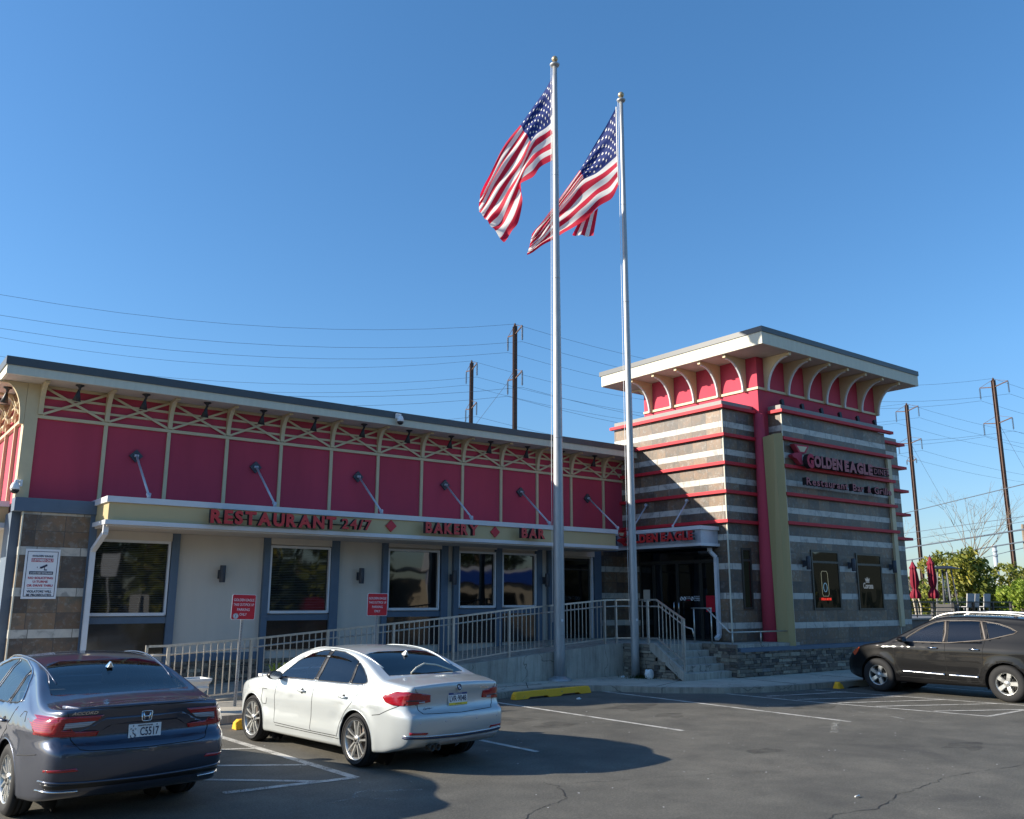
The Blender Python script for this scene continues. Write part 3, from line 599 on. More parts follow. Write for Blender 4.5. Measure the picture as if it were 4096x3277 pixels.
for i,s in enumerate(('NO FOOD','OR DRINKS','ALLOWED')): text_bm(m,s,(XT+.12,19.60,2.175-i*.06),(0,-1,0),(0,0,1),.24,.04,.002)
m.build('sticker_lettering','sign_white',lab); m=BB(); text_bm(m,'NO SERVICE',(XT+.12,19.92,2.06),(0,-1,0),(0,0,1),.16,.035,.002); m.build('sticker_lettering','ink_red',lab)
# small notice, red poster
m=BB(); m.box(XT+.115,XT+.125,21.55,21.85,2.02,2.42); tag(m.build('paper_notice','beige_wall'),'small beige paper notice taped inside the entrance sidelight','notice')
m=BB(); m.box(XT+.115,XT+.125,18.75,19.1,1.72,2.22); tag(m.build('red_poster','sign_red'),'small dark red poster in the glass beside the white downspout','poster')
# entrance canopy
ec=part('entrance_canopy','rod_grey',lambda m:m.prism([(21.28,22.1),(21.28,18.40),(XT-.01,18.40),(XT-.01,22.1)],'z',3.82,4.23))
part('canopy_trim','white_trim',lambda m:m.box(21.22,XT-.005,18.34,22.13,4.232,4.35),ec); part('canopy_trim','white_trim',lambda m:m.box(21.22,XT-.005,18.34,22.13,3.73,3.818),ec)
part('canopy_soffit','black_metal',lambda m:m.box(21.3,XT,18.42,22.1,3.69,3.728),ec)
for yy in (19.55,21.40):
    part('support_rod','rod_grey',lambda m:(m.tube([(XT-.06,yy,5.27),(21.35,yy+.05,4.42)],.026,8),m.tube([(XT-.14,yy,5.27),(XT-.02,yy,5.27)],.05,8),m.tube([(21.35,yy+.05,4.34),(21.35,yy+.05,4.45)],.04,8)),ec)
part('downspout','white_trim',lambda m:pipe(m,[(XT-.25,18.55,3.72),(XT-.25,18.55,3.58),(XT-.08,18.46,3.40),(XT-.08,18.46,1.02),(XT-.25,18.44,.92)],.12,.10))
# ---------------------------------------------------------------- signs on the building
sg=thing('channel_letter_sign','red channel letters reading RESTAURANT 24/7 on the gold canopy','sign',group='letter signs on the long canopy')
channel_letters(sg,'RESTAURANT',(6.90,20.93,3.84),(1,0,0),3.22,.31,.13,.045,bu); channel_letters(sg,'24/7',(10.28,20.93,3.86),(1,0,0),.86,.26,.13,.02,bu)
m=BB(); m.box(6.95,11.1,21.03,21.06,3.955,3.98); m.build('raceway','gap',sg)
sg=thing('channel_letter_sign','red channel letters reading BAKERY on the gold canopy','sign',group='letter signs on the long canopy')
channel_letters(sg,'BAKERY',(12.80,20.93,3.88),(1,0,0),1.76,.29,.13,.045,bu)
sg=thing('channel_letter_sign','red channel letters reading BAR on the gold canopy','sign',group='letter signs on the long canopy')
channel_letters(sg,'BAR',(16.13,20.93,3.89),(1,0,0),.90,.28,.13,.045,bu)
for x_,l_ in ((11.87,'red diamond panel between the RESTAURANT 24/7 and BAKERY letters'),(15.35,'red diamond panel between the BAKERY and BAR letters')):
    m=BB(); m.prism([(x_-.165,4.02),(x_,3.86),(x_+.165,4.02),(x_,4.18)],'y',21.055,21.095); tag(m.build('diamond_panel','sign_red'),l_,'panel',group='red diamonds on the canopy')
# main sign on the tower
YS=TY-.22
sg=thing('channel_letter_sign','large faded red GOLDEN EAGLE letters with eagle crest and DINER on the dark tower','sign')
def sw(z): return (z-2.1)*1.013+2.1
m=BB(); crest=[(24.46,7.08),(25.28,7.10),(25.06,6.82),(24.72,6.80)]; m.prism(crest,'y',YS,YS+.17); o=m.build('logo_crest',['red_stucco','letter_side'],sg)
m=BB(); m.prism([(24.60,7.03),(25.16,7.045),(24.98,6.86),(24.78,6.85)],'y',YS-.008,YS+.002); m.build('logo_inlay','gold_trim',sg)
m=BB(); m.prism([(24.33,6.70),(24.46,6.78),(24.62,6.81),(24.88,6.80),(24.86,6.70),(24.84,6.58),(24.88,6.46),(24.80,6.42),(24.68,6.50),(24.56,6.60),(24.40,6.63)],'y',YS,YS+.17); m.build('logo_head',['red_stucco','letter_side'],sg)
channel_letters(sg,'G',(24.86,YS-.01,6.355),(1,0,0),.37,.44,.17,.06,bu,('red_stucco','letter_side'))
simple('sign_pink',(.33,.05,.065),.5)
for s,x_,w_ in (('OLDEN',25.27,1.60),('EAGLE',27.0,1.72)):
    channel_letters(sg,s,(x_,YS,6.40),(1,0,0),w_,.37,.17,.06,bu,('sign_pink','letter_side'),gap=.05)
m=BB(); m.box(28.90,30.10,YS+.12,YS+.17,6.43,6.76); m.build('sign_backing','letter_side',sg)
m=BB(); m.box(28.88,30.14,YS+.03,YS+.11,6.745,6.775); m.box(28.88,30.14,YS+.03,YS+.11,6.41,6.44); m.build('sign_bar','sign_pink',sg)
channel_letters(sg,'DINER',(29.06,YS+.04,6.49),(1,0,0),1.0,.19,.07,.01,bu,('sign_pink','letter_side'),gap=.18)
sg=thing('channel_letter_sign','unlit letters reading Restaurant Bar & Grille below the eagle sign','sign')
channel_letters(sg,'Restaurant',(24.78,YS,5.76),(1,0,0),2.35,.235,.16,.02,bu,('sign_pink','letter_side')); channel_letters(sg,'Bar',(27.42,YS,5.76),(1,0,0),.68,.235,.16,.02,bu,('sign_pink','letter_side')); channel_letters(sg,'&',(28.32,YS,5.76),(1,0,0),.22,.22,.16,.02,bu,('sign_pink','letter_side')); channel_letters(sg,'Grille',(28.75,YS,5.76),(1,0,0),1.1,.235,.16,.02,bu,('sign_pink','letter_side'))
# entrance sign
XS=21.14
sg=thing('channel_letter_sign','bright red GOLDEN EAGLE letters with a small crest on the grey entrance canopy','sign')
channel_letters(sg,'OLDEN',(XS,21.40,3.93),(0,-1,0),1.42,.27,.10,.06,bu,gap=.05); channel_letters(sg,'EAGLE',(XS,19.86,3.93),(0,-1,0),1.35,.27,.10,.06,bu,gap=.05)
m=BB(); m.prism([(21.95,4.36),(21.55,4.34),(21.62,4.16),(21.84,4.16)],'x',XS,XS+.1); m.build('logo_crest',['letter_face'],sg)
m=BB(); m.prism([(21.88,4.31),(21.62,4.30),(21.67,4.20),(21.80,4.20)],'x',XS-.008,XS+.002); m.build('logo_inlay','gold_trim',sg)
m=BB(); m.prism([(22.0,4.06),(21.86,4.12),(21.55,4.13),(21.62,4.04),(21.66,3.98),(21.60,3.92),(21.50,3.92),(21.50,4.0),(21.44,4.0),(21.44,3.86),(21.66,3.86),(21.76,3.96),(21.95,4.02)],'x',XS,XS+.1); m.build('logo_swoosh',['letter_face'],sg)
# customers-only board on the pilaster
sg=thing('customers_only_sign','white CUSTOMERS ONLY surveillance board with navy border on the slate pilaster','sign')
x0,x1,z0,z1=3.36,4.06,2.07,3.16; yb=22.27
m=BB(); m.box(x0,x1,yb,yb+.02,z0,z1); m.build('board','sign_white',sg)
m=BB(); t=.012; a,b,c,d=x0+.04,x1-.04,z0+.05,z1-.05
m.box(a,b,yb-.003,yb,c,c+t);m.box(a,b,yb-.003,yb,d-t,d);m.box(a,a+t,yb-.003,yb,c+t,d-t);m.box(b-t,b,yb-.003,yb,c+t,d-t)
m.box(a+.07,b-.07,yb-.003,yb,2.60,2.67); m.box(a+.06,b-.06,yb-.003,yb,2.292,2.296); m.build('border','ink_navy',sg)
cx=(x0+x1)/2
def tx(s,z,h_,wd,mt):
    m=BB(); text_bm(m,s,(cx,yb-.004,z),(1,0,0),(0,0,1),wd,h_,.002,0,.03,'c'); m.build('lettering',mt,sg)
tx('GOLDEN EAGLE',2.985,.042,.42,'ink_navy'); tx('VIOLATORS WILL',2.205,.052,.50,'ink_navy'); tx('BE PROSECUTED',2.128,.052,.50,'ink_navy')
m=BB()
m.prism([(cx-.02,2.77),(cx+.10,2.83),(cx+.115,2.79),(cx+.0,2.73),(cx-.09,2.74),(cx-.10,2.77)],'y',yb-.004,yb-.001); m.box(cx+.05,cx+.11,yb-.003,yb,2.69,2.715); m.box(cx+.05,cx+.065,yb-.003,yb,2.715,2.76); m.build('camera_symbol','ink_navy',sg)
m=BB(); m.box(a+.09,b-.09,yb-.003,yb,2.875,2.955); m.build('red_band','ink_red',sg); tx('NO SOLICITING',2.50,.05,.50,'ink_red'); tx('U-TURNS',2.42,.05,.30,'ink_red'); tx('OR DRIVE THRU',2.335,.05,.52,'ink_red')
m=BB(); text_bm(m,'CUSTOMERS ONLY',(cx,yb-.006,2.885),(1,0,0),(0,0,1),.43,.058,.002,0,.03,'c'); m.build('lettering','sign_white',sg); m=BB(); text_bm(m,'24 HOUR VIDEO SURVEILLANCE',(cx,yb-.006,2.617),(1,0,0),(0,0,1),.44,.036,.002,0,.02,'c'); m.build('lettering','sign_white',sg); m=BB(); m.lathe([(.025,-.001),(.025,.001)],(cx-.06,yb-.006,2.755),'y',16); m.build('camera_lens','sign_white',sg)
# ---------------------------------------------------------------- fixtures
def spotlight(loc,label,grp):
    t=thing('spotlight',label,'spotlight',loc,0,grp)
    m=MB(); m.lathe([(.085,0),(.085,-.02),(.05,-.035),(.03,-.06),(.02,-.12)],(0,0,0),'z',16); m.build('mount','black_metal',t)
    m=MB(); m.lathe([(.018,-.10),(.03,-.14),(.045,-.20),(.085,-.34),(.08,-.34),(.04,-.2)],(0,0,0),'z',18); o=m.build('lamp_cone','black_metal',t); o.rotation_euler=(R(8),R(5),0)
    return t
src=None
orde=('first','second','third','fourth','fifth','sixth','seventh','eighth','ninth','tenth','eleventh','twelfth')
for i in range(12):
    x_=4.06+1.499*i; loc=bu(Vector((x_,22.13+.022*i,6.97)))
    lb='black cone spotlight under the hall eave, %s from the building corner'%orde[i]
    if i==0: src=spotlight(loc,lb,'cone spotlights under the eave')
    else:
        c=src.copy(); COL.objects.link(c); c.location=loc; c['label']=lb
        for ch in src.children: d=ch.copy(); COL.objects.link(d); d.parent=c
for i,(yy) in enumerate((23.42,24.95)):
    c=src.copy(); COL.objects.link(c); c.location=bu(Vector((2.75,yy,6.97))); c['label']=('black cone spotlight under the sunlit end eave, nearest the corner','black cone spotlight under the end eave, cut by the left frame edge')[i]
    for ch in src.children: d=ch.copy(); COL.objects.link(d); d.parent=c
def sconce(loc,label,grp):
    t=thing('wall_sconce',label,'wall lamp',loc,0,grp)
    m=MB(); m.lathe([(.0,-.19),(.062,-.19),(.065,-.185),(.065,.185),(.062,.19),(.05,.17),(0,.17)],(0,-.16,0),'z',20); m.build('lamp_tube','sconce_grey',t)
    m=MB(); m.box(-.045,.045,-.10,0,-.09,.07); m.box(-.06,.06,-.015,0,-.11,.09); m.build('mount','sconce_grey',t,bevel=.004); return t
first=None
for x_,y_,z_,lb,gp in ((7.88,YF,2.70,'grey tube wall lamp between the first and second hall windows','wall lamps on the hall'),(11.80,YF,2.72,'grey tube wall lamp between the second and third hall windows','wall lamps on the hall'),(14.83,YF-.12,2.72,'grey tube wall lamp on the narrow pier left of the reflecting windows','wall lamps on the hall'),(18.42,YF-.12,2.70,'grey tube wall lamp just left of the tall front flagpole','wall lamps on the hall'),
    (24.88,TY,3.26,'grey tube lamp left of the bottle neon window','wall lamps on the tower'),(27.42,TY,3.26,'grey tube lamp between the two neon windows','wall lamps on the tower'),(29.98,TY,3.26,'grey tube lamp right of the crown neon window','wall lamps on the tower')):
    loc=bu(Vector((x_,y_,z_)))
    if first is None: first=sconce(loc,lb,gp)
    else:
        c=first.copy(); COL.objects.link(c); c.location=loc; c['label']=lb; c['group']=gp
        for ch in first.children: d=ch.copy(); COL.objects.link(d); d.parent=c
def dome_cam(loc,label,dx):
    t=thing('security_camera',label,'security camera',loc,0,'dome security cameras')
    m=MB(); m.lathe([(.0,.12),(.05,.115),(.075,.07),(.09,.0),(.088,-.03)],(0,0,0),'z',20); m.build('housing','white_plastic',t)
    m=MB(); m.lathe([(.085,-.03),(.075,-.07),(.045,-.105),(0,-.115)],(0,0,0),'z',20); m.build('dome','black_plastic',t)
    m=MB(); m.tube([(0,0,.11),(0,0,.15),(dx*.6,.03,.15),(dx,.04,.12)],.03,10); m.box(min(dx,dx*1.3)-.01,max(dx,dx*1.3)+.01,.02,.12,.05,.18); m.build('arm','white_plastic',t)
dome_cam(bu(Vector((3.02,22.45,4.50)))+Vector((0,0,0)),'white dome security camera on the corner post above the slate pilaster',.09)
dome_cam(bu(Vector((12.43,21.72,7.10))),'white dome security camera on the long roof fascia',-.07)
def flood(loc,label):
    t=thing('floodlight',label,'floodlight',loc,R(-8),'small floodlights on the tower ledge')
    m=MB(); m.prism([(-.03,.06),(.05,.03),(.09,.20),(0,.24)],'x',-.05,.05); m.build('lamp_head','black_metal',t); m=MB(); m.tube([(0,0,-.02),(0,0.01,.10)],.015,8); m.build('stem','black_metal',t); return t
first=None
for i in range(6):
    loc=bu(Vector((24.62+1.12*i,17.50,8.41))); lb='small black floodlight on the tower ledge above the eagle sign, %s from left'%orde[i]
    if first is None: first=flood(loc,lb)
    else:
        c=first.copy(); COL.objects.link(c); c.location=loc; c['label']=lb
        for ch in first.children: d=ch.copy(); COL.objects.link(d); d.parent=c
# ---------------------------------------------------------------- ramp, landing, steps, terrace wall
LZ=.95
def floor_z(x): return max(.135,min(LZ,.135+(x-6.0)*.0769))
rp=thing('entrance_ramp','long grey concrete wheelchair ramp rising to the entrance landing','ramp',(5.9,17.6,.13))
def wm(mb,name,mats,parent,**k):
    o=mb.build(name,mats,None,**k); o.parent=parent; o.matrix_parent_inverse=Matrix.Translation(parent.location).inverted() if parent.rotation_euler.z==0 else parent.matrix_world.inverted(); return o
m=MB(); m.prism([(6.0,-.1),(17.1,-.1),(17.1,LZ),(16.6,LZ),(6.0,.137)],'y',17.82,20.38); wm(m,'ramp_deck','concrete',rp)
m=MB(); m.prism([(7.2,-.1),(17.14,-.1),(17.14,LZ+.005),(16.7,LZ+.005),(7.2,.26)],'y',17.60,17.822)
wm(m,'side_wall','concrete_wall',rp)
st=thing('entrance_landing','concrete landing and four steps with stacked stone sides below the entrance doors','steps',(17.15,15.45,.13))
m=MB(); m.prism([(17.2,16.45),(18.95,16.45),(18.95,15.62),(21.75,15.62),(21.75,20.38),(17.15,20.38),(17.15,17.6),(17.2,17.6)],'z',-.1,LZ); wm(m,'landing_slab','concrete',st)
sy=[15.48,15.72,15.97,16.21,16.45]; szs=[.30,.465,.63,.79]
for i in range(4):
    m=MB(); m.box(17.16,18.9,sy[i],sy[i+1]-.002 if i<3 else 16.448,.0,szs[i]); wm(m,'step','concrete',st,bevel=.012)
# sloping concrete string on the left side of the steps, stone below
m=MB(); m.prism([(15.46,.10),(15.46,.33),(16.45,1.0),(16.62,1.0),(16.62,.82)],'x',17.06,17.158); wm(m,'cheek_wall','concrete',st)
o=ledger('stone_face',None,(17.10,17.60,.10),(0,-1,0),2.1,.86,None,21,(-1,0,0),.06,.11,skip=lambda a,z: (17.60-a)<16.62 and z+.10> -.02+.72*((17.60-a)-15.46)/1.16+.10 ); o.parent=st; o.matrix_parent_inverse=Matrix.Translation(st.location).inverted()
m=MB(); m.box(17.11,17.20,15.9,17.6,.0,.5); m.box(17.11,17.2,16.45,17.6,.5,LZ-.01); wm(m,'core','gap',st)
tw=thing('terrace_wall','low stacked ledgestone wall with blue grey coping under the tower','wall',(18.9,15.3,.1))
o=ledger('stone_face',None,(18.9,15.30,.10),(1,0,0),9.6,.68,None,31,(0,-1,0),.05,.105); o.parent=tw; o.matrix_parent_inverse=Matrix.Translation(tw.location).inverted()
o=ledger('stone_face',None,(18.93,16.45,.10),(0,-1,0),1.15,.86,None,32,(-1,0,0),.05,.105); o.parent=tw; o.matrix_parent_inverse=Matrix.Translation(tw.location).inverted()
m=MB(); m.box(18.95,28.5,15.31,15.60,0,.74); wm(m,'core','gap',tw)
m=MB(); m.box(19.02,28.5,15.24,15.56,.76,.86); wm(m,'coping','blue_grey',tw)
m=MB(); m.box(18.93,21.8,15.42,15.64,.862,LZ-.003); wm(m,'kerb_course','concrete',tw)
# ---------------------------------------------------------------- steel railings
rl=thing('ramp_railing','brushed steel railing with upright bars along the ramp and down the steps','railing',(4.9,17.7,.13))
def topz(x):
    return float(np.interp(x,[4.87,5.27,6.9,8.54,11.7,13.35,16.53],[1.21,1.21,1.30,1.43,1.68,1.84,2.075]))
yr=17.72
postx=[5.27,6.88,8.54,10.13,11.72,13.35,14.95,16.53]
def topseg(m,pts,w=.045,h=.04):
    for a,b in zip(pts,pts[1:]): m.bar(a,b,w,h)
m=MB(); topseg(m,[(4.87,yr,1.21)]+[(x,yr,topz(x)) for x in postx]+[(16.95,yr,2.085),(17.15,17.3,2.09),(17.15,16.42,2.09),(17.15,15.47,1.60)]); m.bar((4.87,yr,.13),(4.87,yr,1.23),.045); wm(m,'top_rail','steel_rail',rl)
m=MB(); topseg(m,[(x,yr,topz(x)-1.0) for x in postx]+[(16.95,yr,1.09),(17.15,17.3,1.1),(17.15,16.42,1.12),(17.15,15.47,.56)],.035,.03); wm(m,'bottom_rail','steel_rail',rl)
m=MB(); m.tube([(x,yr+.09,topz(x)-.17) for x in [4.95]+postx]+[(17.05,17.5,1.92),(17.24,17.2,1.92),(17.24,16.40,1.92),(17.24,15.5,1.42),(17.24,15.3,1.38),(17.24,15.25,1.2)],.019,8); wm(m,'handrail','steel_rail',rl)
for x in postx:
    m=MB(); m.bar((x,yr,floor_z(x)-.02),(x,yr,topz(x)-.015),.055); wm(m,'post','steel_rail',rl)
for p,z0,z1 in (((16.95,yr),LZ,2.07),((17.15,16.73),LZ,2.07),((17.15,15.50),.29,1.60)):
    m=MB(); m.bar((p[0],p[1],z0),(p[0],p[1],z1),.05); wm(m,'post','steel_rail',rl)
nb=0
x=5.27
for a,b in zip(postx,postx[1:]):
    n=12
    for i in range(1,n):
        x=a+(b-a)*i/n; m=MB(); m.bar((x,yr,topz(x)-1.0),(x,yr,topz(x)-.02),.018,.018); wm(m,'bar','steel_rail',rl); nb+=1
for i in range(4): y=17.25-.16*i; m=MB(); m.bar((17.15,y,1.10),(17.15,y,2.07),.018); wm(m,'bar','steel_rail',rl); nb+=1
for i in range(7): t=(i+.6)/7.4; y=16.42-.95*t; m=MB(); m.bar((17.15,y,1.12-.56*t),(17.15,y,2.08-.49*t),.018); wm(m,'bar','steel_rail',rl); nb+=1
hr=thing('stair_handrail','bare steel pipe handrail right of the steps running along the terrace edge','railing',(18.9,15.5,.95))
m=MB(); m.tube([(18.9,16.78,1.87),(18.9,16.25,1.87),(18.9,15.50,1.265),(18.93,15.47,1.26),(21.30,15.47,1.26)],.021,8); m.tube([(18.9,16.25,1.87),(18.9,16.08,1.87)],.021,8); wm(m,'pipe_rail','steel_rail',hr)
for p in ((18.9,16.70,LZ,1.86),(18.9,16.10,LZ,1.86),(18.96,15.47,LZ-.06,1.26),(20.14,15.47,.93,1.26)):
    m=MB(); m.tube([(p[0],p[1],p[2]),(p[0],p[1],p[3])],.02,8); wm(m,'post','steel_rail',hr)
# ================================================================== FLAGPOLES AND FLAGS
def pchip(xs,ys):
    xs=np.array(xs,float); ys=np.array(ys,float); h=np.diff(xs); d=np.diff(ys,axis=0)/(h if ys.ndim==1 else h[:,None])
    m=np.zeros_like(ys); m[0]=d[0]; m[-1]=d[-1]
    for i in range(1,len(xs)-1):
        a,b=d[i-1],d[i]; w1=2*h[i]+h[i-1]; w2=h[i]+2*h[i-1]
        with np.errstate(all='ignore'): hm=(w1+w2)/(w1/a+w2/b)
        m[i]=np.where(a*b>0,hm,0)
    def f(x):
        x=min(max(x,xs[0]),xs[-1]); i=min(int(np.searchsorted(xs,x,'right'))-1,len(xs)-2); t=(x-xs[i])/h[i]
        return (2*t**3-3*t*t+1)*ys[i]+(t**3-2*t*t+t)*h[i]*m[i]+(-2*t**3+3*t*t)*ys[i+1]+(t**3-t*t)*h[i]*m[i+1]
    return f
def flagpole(x,y,z0,ztop,zball,r0,r1,label,collar):
    t=thing('flagpole',label,'flagpole',(x,y,z0),0,'flagpoles in front of the diner'); H=ztop-z0
    m=MB(); n=26; m.lathe([(r0+(r1-r0)*max(0,(i/n-.15))/.85,H*i/n) for i in range(n+1)],(0,0,0),'z',28); m.build('shaft','galvanised',t)
    for f in (.36,.62,.8):
        rr=r0+(r1-r0)*max(0,(f-.15))/.85+.003; m=MB(); m.lathe([(rr,H*f-.01),(rr+.003,H*f),(rr,H*f+.01)],(0,0,0),'z',24); m.build('seam_ring','galvanised',t)
    if collar:
        m=MB(); m.lathe([(r0+.16,-.03),(r0+.16,.02),(r0+.12,.055),(r0+.04,.075),(r0,.11)],(0,0,0),'z',32); m.build('base_collar','galvanised',t)
    m=MB(); m.lathe([(r1,0),(r1+.06,.03),(r1+.08,.07),(r1+.03,.11),(.02,.15),(.015,.3)],(0,0,H),'z',20); m.build('truck','galvanised',t)
    m=MB(); m.lathe([(.001+.09*math.sin(a*PI/10),-.09*math.cos(a*PI/10)) for a in range(11)],(0,0,zball-z0),'z',20); m.build('finial_ball','gold_ball',t)
    m=MB(); rrv=Vector((.797,-.604,0)); k_=(r1+.04); m.tube([-rrv*k_+Vector((0,0,H+.02)),-rrv*(r1+.06)+Vector((0,0,H*.8)),-rrv*(r0+.03)+Vector((0,0,H*.3)),-rrv*(r0+.02)+Vector((0,0,1.4))],.007,5); m.build('halyard','white_plastic',t)
    m=MB(); m.lathe([(.035,0),(.035,.012)],(0,0,0),'y',14); o=m.build('cap_plate','white_trim',t); o.location=(.1*r0/.14*-.6+.04,-r0-.004,1.45)
    m=MB(); m.tube([(-.05,0,0),(.05,0,0)],.012,6); o=m.build('cleat','galvanised',t); o.location=(-.02,-r0-.02,1.1)
    return t
flagpole(14.70,17.42,.13,17.09,17.34,.139,.066,'tallest grey metal flagpole, with a round base collar on the pavement',True)
flagpole(16.88,16.96,.13,16.55,16.79,.108,.055,'slimmer grey metal flagpole standing in grass by the stone steps',False)
G1=[[(-0.053,18.036),(-0.286,17.586),(-0.772,16.782),(-1.052,16.296),(-1.489,15.552),(-1.764,14.945),(-2.036,14.43),(-2.23,14.11)],[(-0.066,17.229),(-0.37,16.916),(-0.692,16.385),(-0.893,15.946),(-1.25,15.336),(-1.604,14.774),(-1.956,14.218),(-2.265,13.666)],[(-0.092,16.453),(-0.293,16.211),(-0.554,15.947),(-0.742,15.606),(-0.972,14.991),(-1.366,14.475),(-1.756,13.837),(-2.066,13.33)],[(-0.096,15.774),(-0.416,15.512),(-0.675,15.208),(-0.893,14.862),(-1.129,14.305),(-1.403,13.711),(-1.674,13.206),(-1.868,12.996)],[(-0.1,15.123),(-0.458,14.885),(-0.66,14.542),(-1.09,14.22),(-0.98,13.839),(-1.089,13.25),(-1.303,12.915),(-1.515,12.457)]]
G2=[[(-0.164,17.889),(-0.423,17.369),(-0.952,16.387),(-1.3,15.74),(-1.816,14.872),(-2.241,14.082),(-2.619,13.523),(-2.765,13.345)],[(-0.153,16.995),(-0.438,16.621),(-0.959,15.925),(-1.244,15.534),(-1.734,14.736),(-2.158,14.037),(-2.578,13.456),(-2.799,13.234)],[(-0.163,16.181),(-0.452,15.927),(-0.839,15.558),(-1.188,15.329),(-1.609,14.646),(-2.075,14.015),(-2.495,13.39),(-2.828,13.102)],[(-0.153,15.652),(-0.421,15.331),(-0.807,14.988),(-1.191,14.557),(-1.616,14.061),(-2.036,13.658),(-2.496,13.235),(-2.87,12.991)],[(-0.143,15.15),(-0.351,14.696),(-0.754,14.401),(-1.202,13.839),(-1.622,13.526),(-2.031,13.303),(-2.497,13.081),(-2.911,12.868)]]
US=[0,.15,.3,.4,.55,.7,.85,1]; VS=[0,.27,.54,.77,1]
def flag(Gd,px,py,s,label,seed):
    G=np.array(Gd); rows=[pchip(US,G[i]) for i in range(5)]; rr=Vector((.797,-.604,0)); nn=Vector((.604,.797,0)); rs=random.Random(seed); ph=rs.uniform(0,6)
    def P(u,v):
        q=np.array([r_(u) for r_ in rows]); c=pchip(VS,q)(v); amp=.05+.26*u
        dd=amp*math.sin(6.5*u+2.2*v+ph)+.05*u*math.sin(17*u-9*v+ph)+(.03+.05*u)*math.sin(24*v+5*u*(1+v)+ph)
        cx=c[0]*s; back=.50*abs(cx); q=1+back/22.8; return Vector((px,py,0))+rr*cx*q+nn*(dd*s-.02+back)+Vector((0,0,2.1+(c[1]-2.1)*s*q+.012*math.sin(30*u+8*v)*u))
    t=thing('flag',label,'flag',(0,0,0),0,'striped flags on the poles')
    nu,nv=64,52; bm=bmesh.new(); uvl=bm.loops.layers.uv.new('UVMap'); g=[[bm.verts.new(P(i/nu,j/nv)) for i in range(nu+1)] for j in range(nv+1)]
    for j in range(nv):
        for i in range(nu):
            fc=bm.faces.new((g[j][i],g[j][i+1],g[j+1][i+1],g[j+1][i])); fc.smooth=True
            for lp,(a,b) in zip(fc.loops,((i,j),(i+1,j),(i+1,j+1),(i,j+1))): lp[uvl].uv=(a/nu,b/nv)
    if seed==2:   # the folded-under lower fly corner
        a=[(-1.622,13.46),(-0.938,13.418),(-0.767,14.356),(-1.3,14.1)]
        def Q(i,j,n=10):
            x=(1-j/n)*((1-i/n)*a[0][0]+i/n*a[1][0])+j/n*((1-i/n)*a[3][0]+i/n*a[2][0]); z=(1-j/n)*((1-i/n)*a[0][1]+i/n*a[1][1])+j/n*((1-i/n)*a[3][1]+i/n*a[2][1])
            return Vector((px,py,0))+rr*x*s+nn*(.55+.06*math.sin(i*1.1))+Vector((0,0,2.1+(z-2.1)*s*1.02))
        gg=[[bm.verts.new(Q(i,j)) for i in range(11)] for j in range(11)]
        for j in range(10):
            for i in range(10):
                fc=bm.faces.new((gg[j][i],gg[j][i+1],gg[j+1][i+1],gg[j+1][i])); fc.smooth=True
                for lp,(a_,b_) in zip(fc.loops,((i,j),(i+1,j),(i+1,j+1),(i,j+1))): lp[uvl].uv=(.8,.62+a_/10*.38)
    me=bpy.data.meshes.new('cloth'); bm.to_mesh(me); bm.free(); me.materials.append(M['flag_cloth']); o=bpy.data.objects.new('cloth',me); COL.objects.link(o); o.parent=t
    m=MB()
    for rw in range(9):
        n=6 if rw%2==0 else 5
        for k in range(n):
            cu=.4*((2*k+1) if n==6 else (2*k+2))/12; cv=(7/13)*(rw+1)/10
            e=.004; c=P(cu,cv); du=(P(cu+e,cv)-P(cu-e,cv)); dv=(P(cu,cv+e)-P(cu,cv-e)); nr=du.cross(dv).normalized()
            for sg_ in (1,-1):
                pts=[]
                for q in range(10):
                    r_=.024 if q%2==0 else .0095; a_=q*PI/5; pts.append(P(min(max(cu+r_/1.9*math.sin(a_),0),1),cv-r_*math.cos(a_))+nr*.010*sg_)
                cc=m.bm.verts.new(c+nr*.010*sg_); vs=[m.bm.verts.new(p) for p in pts]
                for q in range(10): m.bm.faces.new((cc,vs[q],vs[(q+1)%10]))
    m.build('stars','white_paint',t,normals=False)
    m=MB(); a=P(0,0);b=P(0,1); m.tube([a,P(0,.5),b],.018,6); m.build('header','white_paint',t)
    return t
flag(G1,14.70,17.42,.925,'larger striped flag with starry canton folding down from the tallest pole',1)
flag(G2,16.88,16.96,.903,'striped starry flag streaming left from the slimmer pole, partly behind the tallest pole',2)
